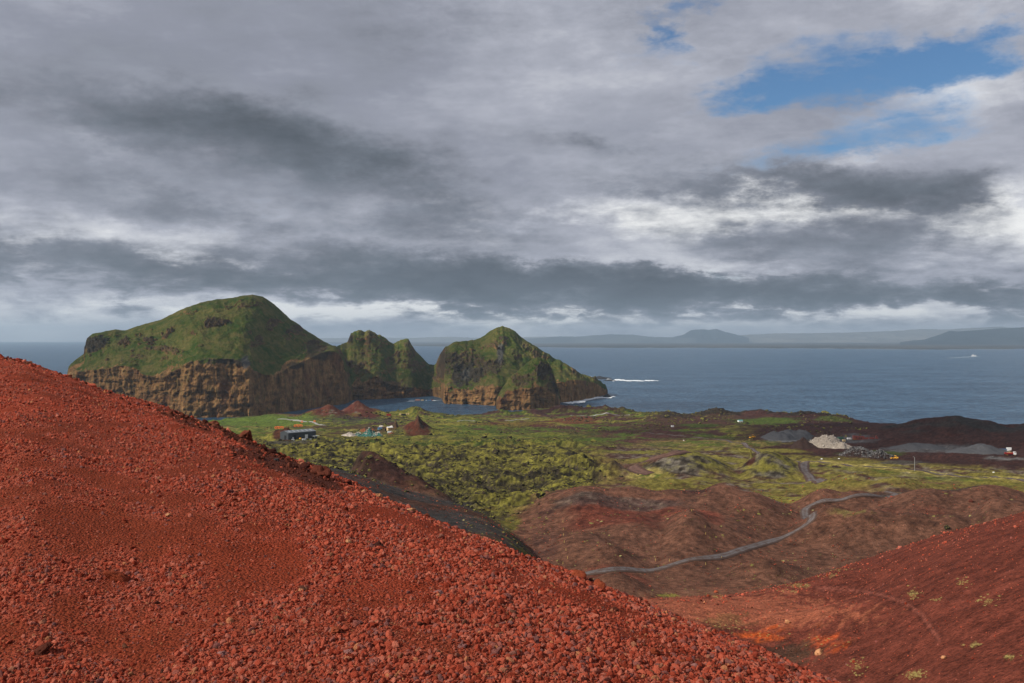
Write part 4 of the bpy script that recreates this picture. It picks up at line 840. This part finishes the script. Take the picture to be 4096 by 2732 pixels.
# ---------------------------------------------------------------- tracks laid over the ground
def track_mat(name, c0, c1):
    m, nt, b = new_mat(name); P, N, TN = pos(nt); n1 = noise(nt, P, .35, 5, .65); n2 = noise(nt, P, 2.4, 3, .6)
    a = nt.nodes.new('ShaderNodeVertexColor'); a.layer_name = 'rut'; r = xyz(nt, a.outputs[0])[0]
    nt.links.new(mixc(nt, ((n1 - .5) * 1.4 + (n2 - .5) * .8 + r).step(.25, .85), c0, c1), b.inputs['Base Color']); b.inputs['Roughness'].default_value = .95; b.inputs['Specular IOR Level'].default_value = .1
    return m
M_TRACK = track_mat('ash_track', (.080, .050, .039), (.140, .126, .126)); M_PALE = track_mat('pale_gravel_road', (.22, .21, .19), (.40, .39, .36)); M_PATH = track_mat('trodden_path', (.045, .026, .020), (.085, .048, .036)); M_BROWNTRACK = track_mat('brown_track', (.075, .040, .030), (.15, .085, .066))
def track(name, pts, w, mat, lift=.22):
    P = [spot(a, b) for a, b in pts]; L = [(p.x, p.y) for p in P]
    for _ in range(3):
        Q = [L[0]]
        for a, b in zip(L[:-1], L[1:]): Q += [(a[0] * .75 + b[0] * .25, a[1] * .75 + b[1] * .25), (a[0] * .25 + b[0] * .75, a[1] * .25 + b[1] * .75)]
        L = Q + [L[-1]]
    R = []
    for a, b in zip(L[:-1], L[1:]):
        n = max(1, int(math.hypot(b[0] - a[0], b[1] - a[1]) / 2.0))
        R += [(a[0] + (b[0] - a[0]) * k / n, a[1] + (b[1] - a[1]) * k / n) for k in range(n)]
    R = np.array(R + [L[-1]]); tg = np.gradient(R, axis=0); tg /= np.linalg.norm(tg, axis=1)[:, None] + 1e-9; nm = np.stack([-tg[:, 1], tg[:, 0]], -1)
    m = 13; o = np.linspace(-1, 1, m); wob = (fbm(np.arange(len(R)) / 6., np.arange(len(R)) * 0., 77, 3) - .5)
    ww = w / 2 * (1 + wob[:, None] * .5); V_ = R[:, None, :] + nm[:, None, :] * (o[None, :] * ww)[..., None]
    zz = gz(V_[..., 0].ravel(), V_[..., 1].ravel()).reshape(V_.shape[:2])
    zz = np.maximum(zz, gz((V_[..., 0]).ravel(), (V_[..., 1] + 1.5).ravel()).reshape(zz.shape)) + lift * (1 - .9 * np.abs(o) ** 4)
    me = mesh_np(name, np.concatenate([V_, zz[..., None]], -1).reshape(-1, 3), grid_quads(len(R), m))
    rut = .50 + .25 * np.exp(-((np.abs(o) - .42) / .2) ** 2) - .75 * np.abs(o) ** 3; set_color(me, 'rut', np.repeat((rut[None, :] + 0 * zz)[..., None], 3, -1))
    return tag(link(name, me, mat), kind='structure')
track('ash_track', [(2340,2297),(2420,2287),(2500,2280),(2700,2256),(2850,2238),(3000,2192),(3130,2146),(3215,2103),(3252,2078),(3246,2060),(3214,2046),(3232,2026),(3300,2004),(3400,1991),(3500,1988),(3570,1984),(3590,1978),(3545,1968)], 5.2, M_TRACK, .4)
track('ash_track', [(3285,1931),(3245,1912),(3222,1890),(3213,1868),(3222,1846)], 9.0, M_TRACK)
track('dirt_road', [(2560,1732),(2700,1742),(2820,1753),(2920,1766),(3000,1782),(3100,1812),(3190,1838),(3300,1852),(3400,1864),(3600,1876),(3800,1895),(4096,1922),(4300,1946)], 6.0, M_TRACK, .3)
track('brown_track', [(2760,1808),(2690,1820),(2620,1838),(2560,1852),(2525,1868),(2545,1888),(2600,1898)], 11.0, M_BROWNTRACK, .3)
track('pale_road', [(1112,1677),(1160,1679),(1210,1684),(1260,1694),(1303,1703)], 8.0, M_PALE, .5)
track('pale_road', [(1828,1686),(1900,1684)], 6.0, M_PALE, .6); track('pale_road', [(2020,1683),(2065,1680),(2112,1675)], 6.5, M_PALE, .6); track('pale_road', [(2280,1662),(2400,1658),(2520,1660)], 7.0, M_PALE, .7)
# ---------------------------------------------------------------- buildings
def roof_z(p): return p
M_SHEET = plain('dark_sheet_metal', (.055, .062, .070), .5, .2, .1, .3); M_ROOF = plain('grey_roof_sheet', (.17, .185, .195), .45, .25, .08, .3); M_BLACK = plain('black_paint_and_opening_shade', (.010, .010, .011), .9)  # black stands for shade inside openings; also paint of the black containers
M_WHITE = plain('white_paint', (.78, .78, .76), .5); M_SKYL = plain('pale_skylight', (.42, .45, .46), .3); M_YEL = plain('machine_yellow', (.72, .36, .022), .45, 0, .1); M_TYRE = plain('black_rubber', (.016, .016, .017), .85)
M_GLASS = plain('dark_glass', (.02, .028, .034), .08, 0, .05, 1, .6); M_REDP = plain('red_paint', (.24, .022, .018), .5); M_STEEL = plain('galvanised_steel', (.42, .43, .43), .4, .6); M_BLUE = plain('blue_cladding', (.035, .085, .17), .55); M_ORANGE = plain('orange_plastic', (.80, .17, .022), .45)
M_BRICK = plain('weathered_red_wall', (.15, .040, .032), .9, 0, .35, .6); M_TEAL = plain('teal_net', (.030, .115, .095), .9, 0, .6, .25); M_PALEPLASTIC = plain('pale_baled_waste', (.46, .40, .35), .9, 0, .5, .2); M_BUFF = plain('buff_paint', (.56, .42, .22), .6); M_GREENP = plain('green_container_paint', (.045, .12, .085), .5); M_TURQ = plain('turquoise_roof_sheet', (.10, .38, .42), .5); M_RUSTM = plain('rusty_scrap', (.19, .065, .025), .85, .2, .4, .5); M_BLUEP = plain('faded_blue_paint', (.12, .26, .46), .5)
def shed():
    p = spot(1153, 1760); rz = math.atan2(30, 27.6); r = empty('warehouse', p - Vector((0, 0, .4)), rz)     # local x along the long wall, local y back
    Lx, W, H, R = 41.0, 17.0, 8.6, 2.3
    w = MB().prism([(0, 0), (W, 0), (W, H), (W / 2, H + R), (0, H)], 0, 0, Lx).build('wall', M_SHEET, r)
    for i in range(28): MB().box(.7 + i * 1.46, .95 + i * 1.46, -.10, -.003, .3, H - .05).build('wall_rib', M_SHEET, w)
    rf = MB()
    for a, b in (((-.5, H - .08), (W / 2, H + R + .12)), ((W / 2, H + R + .12), (W + .5, H - .08))):
        rf.add([(-.4, a[0], a[1]), (Lx + .4, a[0], a[1]), (Lx + .4, b[0], b[1]), (-.4, b[0], b[1]), (-.4, a[0], a[1] + .22), (Lx + .4, a[0], a[1] + .22), (Lx + .4, b[0], b[1] + .22), (-.4, b[0], b[1] + .22)], [(3,2,1,0),(4,5,6,7),(0,1,5,4),(1,2,6,5),(2,3,7,6),(3,0,4,7)])
    ro = rf.build('roof', M_ROOF, r)
    for i in range(6):
        x = 4.2 + i * 6.3; ya, yb = 2.0, W / 2 - 1.2
        za = H + R * ya / (W / 2) + .27; zb = H + R * yb / (W / 2) + .27
        MB().add([(x, ya, za), (x + 1.2, ya, za), (x + 1.2, yb, zb), (x, yb, zb), (x, ya, za + .12), (x + 1.2, ya, za + .12), (x + 1.2, yb, zb + .12), (x, yb, zb + .12)], [(3,2,1,0),(4,5,6,7),(0,1,5,4),(1,2,6,5),(2,3,7,6),(3,0,4,7)]).build('skylight', M_SKYL, ro)
    MB().box(7.6, 11.6, -.14, .02, 0, 5.6).build('doorway', M_BLACK, r); MB().box(24.5, 28.8, -.16, .02, .3, 5.2).build('roller_door', M_WHITE, r)  # black panel on the closed wall stands for the shaded doorway
    MB().box(-.14, .02, 4.2, 8.2, 0, 5.4).build('doorway', M_BLACK, r); MB().box(5.9, 7.0, -1.2, -.16, 0, 3.4).build('door_canopy', M_WHITE, r)
    lt = MB().box(33.5, 41.2, -7.5, -.12, 2.9, 3.15).build('lean_to_roof', M_SKYL, r)
    for xx in (34, 40.8): MB().box(xx - .12, xx + .12, -7.3, -7.05, 0, 2.9).build('post', M_STEEL, lt)
    MB().box(34.2, 40.6, -3.6, -.2, 0, 2.6).build('lean_to_wall', M_SHEET, lt)
    tag(r, 'dark grey sheet-metal shed with skylights and open doorways below the cliffs', 'shed')
shed()
def box_thing(name, px, py, L, W, H, mat, lab, cat, rz=0.0, roof=None, extra=None, group=None, dz=0.0):
    p = spot(px, py); r = empty(name, p + Vector((0, 0, dz - .15)), rz)
    b = MB().box(-L / 2, L / 2, -W / 2, W / 2, 0, H).build('body', mat, r)
    for i in range(max(2, int(L / 1.0))):
        x = -L / 2 + .35 + i * (L - .5) / max(2, int(L / 1.0)); MB().box(x, x + .18, -W / 2 - .06, -W / 2 - .003, .15, H - .15).build('rib', mat, b)
    if roof: MB().prism([(-W / 2 - .25, H + .004), (W / 2 + .25, H + .004), (0, H + W * .18)], 0, -L / 2 - .2, L / 2 + .2).build('roof', roof, r)
    if extra: extra(r, L, W, H)
    tag(r, lab, cat, group); return r
def wheel(parent, x, y, rad, w=.5):
    t = MB().tube((x, y - w / 2, rad), (x, y + w / 2, rad), rad, n=14).build('wheel', M_TYRE, parent); MB().tube((x, y - w / 2 - .02, rad), (x, y + w / 2 + .02, rad), rad * .45, n=10).build('rim', M_YEL, t)
def loader(px, py, rz, k, lab):
    p = spot(px, py); r = empty('wheel_loader', p - Vector((0, 0, .1)), rz); r.scale = (k, k, k)
    MB().prism([(-3.2, 1.0), (-.4, 1.0), (-.4, 2.3), (-2.9, 2.2), (-3.2, 1.8)], 1, -1.1, 1.1).build('engine_hood', M_YEL, r)
    MB().box(-.5, 1.9, -.8, .8, .8, 1.5).build('front_frame', M_YEL, r)
    c = MB().prism([(-1.2, 1.6), (.5, 1.6), (.35, 3.5), (-1.1, 3.5)], 1, -.85, .85).build('cab', M_YEL, r); MB().prism([(-.9, 2.2), (.47, 2.2), (.39, 3.25), (-.85, 3.25)], 1, -.88, .88).build('window', M_GLASS, c); MB().box(-1.3, .6, -.95, .95, 3.5, 3.65).build('cab_roof', M_YEL, c)
    for y in (-.55, .55): MB().tube((.9, y, 1.6), (3.0, y, 1.0), .17, .14).build('lift_arm', M_YEL, r)
    MB().prism([(2.8, .35), (4.0, .25), (3.5, 1.5), (2.9, 1.5)], 1, -1.45, 1.45).build('bucket', M_YEL, r)
    for x in (-1.9, 1.3):
        for y in (-1.1, 1.1): wheel(r, x, y, .85)
    tag(r, lab, 'loader', 'yellow wheel loaders in the quarry')
loader(3580, 1836, math.radians(150), 1.0, 'yellow wheel loader at the end of the grey block pile near the lamp post'); loader(3011, 1752, math.radians(195), 1.1, 'yellow wheel loader left of the grey gravel heap at the quarry edge')
def truck():
    p = spot(4043, 1822); r = empty('dump_truck', p, math.radians(-14)); k = 1.05; r.scale = (k, k, k)
    MB().box(-5.2, 4.6, -.9, .9, .8, 1.2).build('chassis', M_TYRE, r)
    MB().add([(-5.4,-1.3,1.3),(1.9,-1.3,1.3),(1.9,1.3,1.3),(-5.4,1.3,1.3),(-5.5,-1.45,2.9),(2.1,-1.45,3.0),(2.1,1.45,3.0),(-5.5,1.45,2.9)], [(3,2,1,0),(4,5,6,7),(0,1,5,4),(1,2,6,5),(2,3,7,6),(3,0,4,7)]).build('tipper_body', M_REDP, r)
    MB().prism([(-3.5, 2.95), (1.2, 3.0), (-.8, 3.5)], 1, -.9, .9).build('load', M_BUFF, r)
    c = MB().prism([(2.3, 1.0), (4.7, 1.0), (4.75, 2.2), (4.5, 3.6), (2.3, 3.6)], 1, -1.25, 1.25).build('cab', M_WHITE, r)
    MB().box(3.1, 4.3, -1.28, 1.28, 2.3, 3.2).build('side_window', M_GLASS, c); MB().add([(4.78,-1.1,2.3),(4.78,1.1,2.3),(4.58,1.1,3.4),(4.58,-1.1,3.4)], [(0,1,2,3)]).build('windscreen', M_GLASS, c); MB().box(4.6, 4.85, -1.25, 1.25, .6, 1.0).build('bumper', M_TYRE, r)
    for x in (-4.2, -2.9, 3.6):
        for y in (-1.1, 1.1): wheel(r, x, y, .55, .4)
    tag(r, 'dump truck with red tipper body and white cab in the quarry', 'truck')
truck()
def cabin_extra(r, L, W, H):
    for x in (-L * .32, 0, L * .3):
        w = MB().box(x - .55, x + .55, -W / 2 - .08, -W / 2 + .02, .9, 2.2).build('window', M_WHITE, r); MB().box(x - .38, x + .38, -W / 2 - .1, -W / 2 - .085, 1.05, 2.05).build('pane', M_GLASS, w)
box_thing('site_cabin', 4005, 1806, 10.5, 3.2, 3.0, M_BLUE, 'blue site cabins with white windows behind the dump truck', 'cabin', math.radians(-8), None, cabin_extra)
box_thing('site_cabin', 4036, 1802, 4.5, 3.0, 2.9, M_WHITE, 'small white cabin at the right end of the blue site cabins', 'cabin', math.radians(-8), M_WHITE)
def lamp():
    p = spot(3659, 1884); r = empty('lamp_post', p - Vector((0, 0, .2)))
    MB().tube((0, 0, 0), (0, 0, 11.6), .26, .19, 8).build('pole', M_STEEL, r); MB().tube((0, 0, 11.5), (-.8, 0, 11.9), .1).build('arm', M_STEEL, r); MB().box(-1.3, -.6, -.25, .25, 11.8, 12.05).build('lamp_head', M_STEEL, r)
    tag(r, 'tall pale lamp post standing at the edge of the grass verge', 'lamp post')
lamp()
box_thing('hut', 2961, 1689, 8, 5, 3.2, M_WHITE, 'small white hut with turquoise roof on the coast road', 'hut', .3, M_TURQ)
box_thing('hut', 1559, 1721, 7.5, 6, 4.4, M_BUFF, 'buff hut with white roof at the back of the scrap yard', 'hut', .5, M_WHITE)
box_thing('shipping_container', 1555, 1663, 9, 4, 4.0, M_REDP, 'red container with a pale mark beyond the scrap yard', 'container', 0)
box_thing('shipping_container', 1614, 1662, 9, 4, 3.6, M_BLACK, 'black container beyond the reddish spire', 'container', 0)
for i, (a, b) in enumerate(((1601, 1659), (1626, 1658), (1634, 1658))): box_thing('crate', a, b, 2.6 if i else 4.2, 3, 3.0, M_BUFF, ('buff crate left of the black container', 'buff crate just right of the black container', 'rightmost buff crate of the row by the black container')[i], 'crate', 0, None, None, 'buff crates beyond the scrap yard')
box_thing('shipping_container', 1548, 1722, 6, 3, 3.2, M_BLACK, 'black container in front of the buff hut', 'container', .1); box_thing('cabin', 1520, 1720, 6, 4, 3.8, M_BLUEP, 'faded blue cabin in the middle of the scrap yard', 'cabin', .3)
box_thing('shipping_container', 3362, 1757, 6.5, 3, 2.8, M_GREENP, 'green container in the quarry behind the pale rubble heap', 'container', .2); box_thing('crate', 3376, 1765, 3.2, 2.6, 2.4, M_BUFF, 'buff crate right of the green container in the quarry', 'crate', .2)
box_thing('hut', 2690, 1708, 4, 3, 2.6, M_WHITE, 'white shack below the black coastal mound', 'hut', .2)
def van(px, py, rz, mat, lab, k=1.0):
    p = spot(px, py); r = empty('van', p, rz); r.scale = (k, k, k)
    b = MB().prism([(-2.6, .5), (2.4, .5), (2.5, 1.2), (1.6, 2.2), (-2.6, 2.3)], 1, -1.0, 1.0).build('body', mat, r); MB().prism([(1.0, 1.35), (2.15, 1.35), (1.5, 2.0), (1.0, 2.0)], 1, -1.03, 1.03).build('side_window', M_GLASS, b)
    for x in (-1.6, 1.6):
        for y in (-.95, .95): MB().tube((x, y - .12, .4), (x, y + .12, .4), .4, n=10).build('wheel', M_TYRE, r)
    tag(r, lab, 'van')
van(1217, 1762, .4, M_WHITE, 'white van parked before the long wall of the grey shed'); van(1560, 1734, .2, M_WHITE, 'white van in the scrap yard below the buff hut', 1.4); van(3398, 1759, .1, M_WHITE, 'white pick-up parked near the red ruin in the quarry', 1.1); van(1200, 1757, 2.4, M_YEL, 'small yellow forklift-like van beside the white one at the shed', .8)
box_thing('skip', 1172, 1761, 3.2, 2, 1.6, M_WHITE, 'white skip between the shed doorways', 'skip', .5); box_thing('skip', 1242, 1760, 2.6, 2, 2.0, M_STEEL, 'grey skip right of the white van at the shed', 'skip', .2)
# red ruin in the quarry
def ruin():
    p = spot(3455, 1757); r = empty('ruined_building', p - Vector((0, 0, .3)), -.12)
    def seg(x0, x1, y, h0, h1): return MB().add([(x0,y,0),(x1,y,0),(x1,y+.5,0),(x0,y+.5,0),(x0,y,h0),(x1,y,h1),(x1,y+.5,h1),(x0,y+.5,h0)], [(3,2,1,0),(4,5,6,7),(0,1,5,4),(1,2,6,5),(2,3,7,6),(3,0,4,7)]).build('wall', M_BRICK, r)
    w = seg(-12, -2, -3, 4.2, 3.6); seg(-1.2, 5, -3, 2.6, 3.4); seg(6, 12, -2.4, 3.4, 3.0); seg(-12, 2, 4, 4.6, 3.8); MB().add([(-12.3,-3,0),(-11.8,-3,0),(-11.8,4.4,0),(-12.3,4.4,0),(-12.3,-3,4.2),(-11.8,-3,4.2),(-11.8,4.4,4.6),(-12.3,4.4,4.6)], [(3,2,1,0),(4,5,6,7),(0,1,5,4),(1,2,6,5),(2,3,7,6),(3,0,4,7)]).build('wall', M_BRICK, r)
    for x in (-10, -6.5, -4): MB().box(x, x + 1.4, -3.06, -2.9, 1.2, 2.6).build('window', M_BLACK, w)
    MB().prism([(13, 0), (18, 0), (15, 5.2), (14, 5.0)], 1, -1, 1).build('leaning_slab', M_ORANGE if False else M_BRICK, r); MB().box(-13.5, -9, -5, -3.4, 0, 1.6).build('rubble_box', M_RUSTM, r)
    tag(r, 'roofless red-walled ruin with a leaning slab in the quarry', 'ruin')
ruin()
# orange net floats by the shed
def floats(px, py, lab, n):
    p = spot(px, py); r = empty('net_float', p)
    for i in range(n): MB().torus((i * 2.7, (i % 2) * 1.6, 2.0 + .2 * (i % 2)), 1.45, .55, 1).build('ring', M_ORANGE, r)
    tag(r, lab, 'float')
floats(1103, 1716, 'orange float rings left of the brown heap behind the shed', 5); floats(1180, 1708, 'orange float rings right of the brown heap behind the shed', 5); floats(1208, 1692, 'single orange float beside the pale road', 1); floats(1258, 1690, 'orange float at the bend of the pale road', 1)
# heaps
def heap(px, py, rx, ry, h, mat, lab, cat='heap', meshes=None, n=0, rr=.5, seed=1, name='gravel_heap', sharp=.45):
    p = spot(px, py); c = (p.x, p.y, p.z - .6); o = lump(name, c, rx, ry, h, seed, mat, 34, 56, sharp)
    tag(o, lab, cat)
    if n:
        me = o.data; vs = np.array([v.co[:] for v in me.vertices]); k = RNG.integers(0, len(vs), n); r = rr * np.exp(RNG.normal(0, .4, n))
        scatter(name + '_stones', vs[k] + RNG.normal(0, .7, (n, 3)) * np.array([1, 1, .15]), aniso(r), rnd_rot(n), meshes, None, None, o)
    return o
M_GRAVEL = plain('grey_gravel', (.066, .066, .071), .95, 0, .35, .3, .1); M_PALEH = plain('pale_crushed_stone', (.30, .255, .21), .95, 0, .35, .5, .1); M_DARKH = plain('dark_cinder', (.040, .024, .020), .95, 0, .4, .3, .1)
heap(3300, 1786, 20, 26, 14.5, M_PALEH, 'large pale heap of crushed stone in the quarry', 'heap', PALES, 1300, .45, 31, 'rubble_heap'); heap(3362, 1794, 13, 16, 8, M_PALEH, 'lower right shoulder heap of pale crushed stone', 'heap', PALES, 500, .45, 32, 'rubble_heap')
heap(3440, 1822, 24, 12, 8.5, M_DARKH, 'long heap of dark grey blocks behind the dry verge', 'heap', GREYS, 1500, .55, 33, 'block_heap'); heap(3520, 1832, 17, 8, 6, M_DARKH, 'tail of the grey block heap next to the yellow loader', 'heap', GREYS, 900, .5, 34, 'block_heap')
heap(3120, 1752, 22, 30, 8.5, M_GRAVEL, 'left grey gravel heap at the back of the quarry', 'heap', seed=35); heap(3180, 1750, 30, 36, 10, M_GRAVEL, 'right grey gravel heap at the back of the quarry', 'heap', seed=36); heap(3298, 1752, 14, 16, 9, M_DARKH, 'dark brown cinder heap behind the pale rubble', 'heap', seed=37); heap(3215, 1790, 16, 14, 9, M_DARKH, 'dark earth heap left of the pale rubble', 'heap', seed=38)
heap(3680, 1794, 34, 24, 6, M_GRAVEL, 'slate grey gravel bank below the black cone', 'heap', seed=39); heap(3930, 1810, 34, 24, 7.5, M_GRAVEL, 'grey gravel bank left of the blue site cabins', 'heap', seed=40); heap(3345, 1870, 5.5, 5, 2.4, M_DARKH, 'small dark cinder heap beside the dirt road', 'heap', seed=41); heap(3290, 1865, 5, 5, 2.0, M_DARKH, 'smallest dark cinder heap at the track fork', 'heap', seed=42)
heap(1478, 1743, 12.5, 10, 9, M_TEAL, 'heap of tangled teal fishing nets in the scrap yard', 'net heap', PALES, 150, .5, 51, 'net_heap', .7); heap(1432, 1744, 7, 7, 5, M_TEAL, 'smaller pile of teal nets left of the main one', 'net heap', PALES, 120, .45, 52, 'net_heap', .7); heap(1510, 1744, 8, 7, 5, M_TEAL, 'pile of teal and white nets right of the main one', 'net heap', PALES, 160, .5, 53, 'net_heap', .7); heap(1398, 1745, 14, 7, 4.5, M_PALEPLASTIC, 'low pale heap of baled waste left of the teal nets', 'waste heap', PALES, 260, .5, 54, 'waste_heap', .7)
for i, (a, b, w, m_, lab) in enumerate(((1458, 1727, 11, M_RUSTM, 'rusty scrap pile behind the teal nets'), (1492, 1724, 8, M_RUSTM, 'rusty scrap pile left of the blue cabin'), (1565, 1735, 6, M_RUSTM, 'orange rusty scrap right of the white van in the yard'), (1525, 1706, 6, M_PALEPLASTIC, 'white scrap lumps above the blue cabin'), (1566, 1706, 5, M_PALEPLASTIC, 'white scrap lumps behind the buff hut'), (1515, 1730, 4, M_PALEPLASTIC, 'white scrap beside the blue cabin'))): heap(a, b, w * .8, w * .7, w * .42, m_, lab, 'scrap', seed=60 + i, name='scrap_pile', sharp=.8)
for i, (a, b, lab) in enumerate(((2735, 1762, 'white rags of scrap on the moor beside the dirt road'), (3975, 1890, 'white sheets of waste at the foot of the dark quarry bank'), (3356, 1835, 'white boulder on the green bank before the block heap'), (3287, 1836, 'white stone beside the verge at the track fork'))): heap(a, b, 1.5, 1.2, 1.1, M_WHITE, lab, 'scrap', seed=70 + i, name='white_waste', sharp=.8)
# ---------------------------------------------------------------- harbour and sea traffic
def rafts():
    c = Vector(at_sea(1680, 1602)); r = empty('fish_farm', c)
    MB().box(-14, 0, -5, 5, 0, 3.6).build('barge', plain('faded_pink_hull', (.42, .20, .13), .7), r); MB().box(3, 12, -4, 4, 0, 2.6).build('barge', M_BUFF, r); MB().box(17, 38, -3, 3, 0, 1.2).build('pontoon', M_BLUEP, r); MB().box(36, 40, -4, 4, 0, 3.2).build('float', M_REDP, r); MB().box(-34, -16, -2, 2, 0, .8).build('pontoon', M_SKYL, r); MB().box(18, 21, -6, -3.5, 0, 2.0).build('tender', M_WHITE, r)
    MB().torus((60, 22, .2), 34, .6, 2, 40, 6).build('net_ring', M_STEEL, r)
    tag(r, 'floating barges and net ring of a fish farm in the sheltered cove', 'fish farm')
    o = MB().box(-17, 17, -1.2, 1.2, 0, .9).build('pontoon', M_STEEL, None, at_sea(1638, 1606)); o.rotation_euler = (0, 0, -.3); tag(o, 'thin floating boom left of the fish farm', 'pontoon')
rafts()
def boat():
    r = empty('boat', at_sea(3896, 1425), -.1); k = 2.0; r.scale = (k, k, k)
    MB().add([(-13,-3.2,0),(9,-3.2,0),(14,0,0),(9,3.2,0),(-13,3.2,0),(-13.4,-3.8,4.2),(9.6,-3.9,4.6),(16.5,0,5.6),(9.6,3.9,4.6),(-13.4,3.8,4.2)], [(4,3,2,1,0),(5,6,7,8,9),(0,1,6,5),(1,2,7,6),(2,3,8,7),(3,4,9,8),(4,0,5,9)]).build('hull', M_WHITE, r)
    w = MB().box(-8, 2, -3, 3, 4.4, 8.4).build('superstructure', M_WHITE, r); MB().box(-3, 2.06, -3.06, 3.06, 6.6, 7.8).build('window', M_GLASS, w); MB().tube((-5, 0, 8.4), (-5, 0, 13), .3).build('mast', M_WHITE, r); MB().tube((7, -1, 4.6), (7, -1, 10), .5).build('crane', M_WHITE, r)
    tag(r, 'small white ship under way far out on the right', 'ship')
    R = [at_sea(3896 + 12 - 4.2 * i, 1426 + i * .22) for i in range(30)]; vs = []; 
    for i, a in enumerate(R): vs += [(a[0], a[1] - 90 * (1 - i / 36), .5), (a[0], a[1] + 60 * (1 - i / 36), .5)]
    tag(link('wake', mesh_np('wake', vs, np.array([(2 * i, 2 * i + 1, 2 * i + 3, 2 * i + 2) for i in range(29)])), plain('wake_foam', (.36, .43, .47), .6)), 'pale wake trailing behind the small white ship', 'wake', kind='stuff')
boat()
# ---------------------------------------------------------------- marker posts and tufts
M_POST = plain('yellow_post', (.75, .58, .14), .6)
post_me = MB().tube((0, 0, 0), (0, 0, 1.1), .055, .05, 8).build('post_shape', M_POST).data; bpy.data.objects.remove(bpy.data.objects['post_shape'])
for i, (a, b) in enumerate([(2252,2090),(2253,2120),(2254,2143),(2257,2171),(2264,2203),(2270,2236),(2252,2257),(2229,2280)]):
    o = link('marker_post', post_me, None, None, spot(a, b) - Vector((0, 0, .1))); tag(o, 'yellow marker post in the row along the brown path, counted %s from the top' % ('first', 'second', 'third', 'fourth', 'fifth', 'sixth', 'seventh', 'last')[i], 'post', 'marker posts along the brown path')
for a, b, lab in ((2767,2046,'yellow marker post on the crest of the red mound'),(2821,2112,'yellow marker post on the right flank of the red mound, upper'),(2823,2138,'yellow marker post on the right flank of the red mound, lower'),(2887,2236,'yellow marker post beside the ash track right of the red mound'),(2622,2244,'yellow marker post on the near side of the ash track, left'),(2678,2247,'yellow marker post on the near side of the ash track, middle'),(2823,2260,'yellow marker post below the bend of the ash track')):
    tag(link('marker_post', post_me, None, None, spot(a, b) - Vector((0, 0, .1))), lab, 'post', 'marker posts on the red mound')
def tuft_mesh(seed):
    r = random.Random(seed); vs = []; fs = []
    for i in range(90):
        a = r.uniform(0, 6.28); d = abs(r.gauss(0, .42)); x, y = d * math.cos(a), d * math.sin(a); h = r.uniform(.18, .5); l = r.uniform(.05, .3); w = r.uniform(.012, .03); b = r.uniform(0, 6.28); n = len(vs)
        dx, dy = math.cos(b), math.sin(b); ex, ey = -dy * w, dx * w
        vs += [(x - ex, y - ey, 0), (x + ex, y + ey, 0), (x + dx * l * .5 + ex * .7, y + dy * l * .5 + ey * .7, h * .7), (x + dx * l * .5 - ex * .7, y + dy * l * .5 - ey * .7, h * .7), (x + dx * l, y + dy * l, h)]
        fs += [(n, n + 1, n + 2, n + 3), (n + 3, n + 2, n + 4)]
    me = bpy.data.meshes.new('grass_tuft'); me.from_pydata(vs, [], fs); me.materials.append(M_TUFT); return me
M_TUFT = plain('dry_grass', (.46, .37, .13), .8, 0, .4, 4.0)
TUFTS = [tuft_mesh(i) for i in range(4)]
def tufts():
    cl = [(3650,2375,20,16,26),(3850,2335,16,12,18),(3745,2400,18,6,12),(3950,2405,32,14,22),(3900,2580,16,9,12),(3660,2700,34,14,34),(4040,2628,20,8,14),(3430,2670,26,26,34),(3250,2290,70,6,26),(3330,2278,80,5,26),(3170,2312,70,5,26),(3200,2342,40,6,16),(3100,2340,60,8,20),(3330,2303,26,5,12),(2670,2382,44,6,26),(2865,2385,24,5,10),(2900,2500,60,26,26),(3300,2560,50,20,14),(3060,2530,60,20,12),(3020,2360,90,14,18)]
    P = []
    for (a, b, rx, ry, n) in cl:
        for i in range(int(n * 1.1)): P.append(spot(a + random.gauss(0, .9) * rx, b + random.gauss(0, .8) * ry))
    n = len(P); s = RNG.uniform(.10, .27, n)
    scatter('grass_tufts', np.array([p[:] for p in P]), np.repeat(s[:, None], 3, 1), np.stack([0 * s, 0 * s, RNG.uniform(0, 6.28, n)], -1), TUFTS, 'straw-coloured grass tufts dotted over the right-hand cinder slopes', 'grass')
tufts()
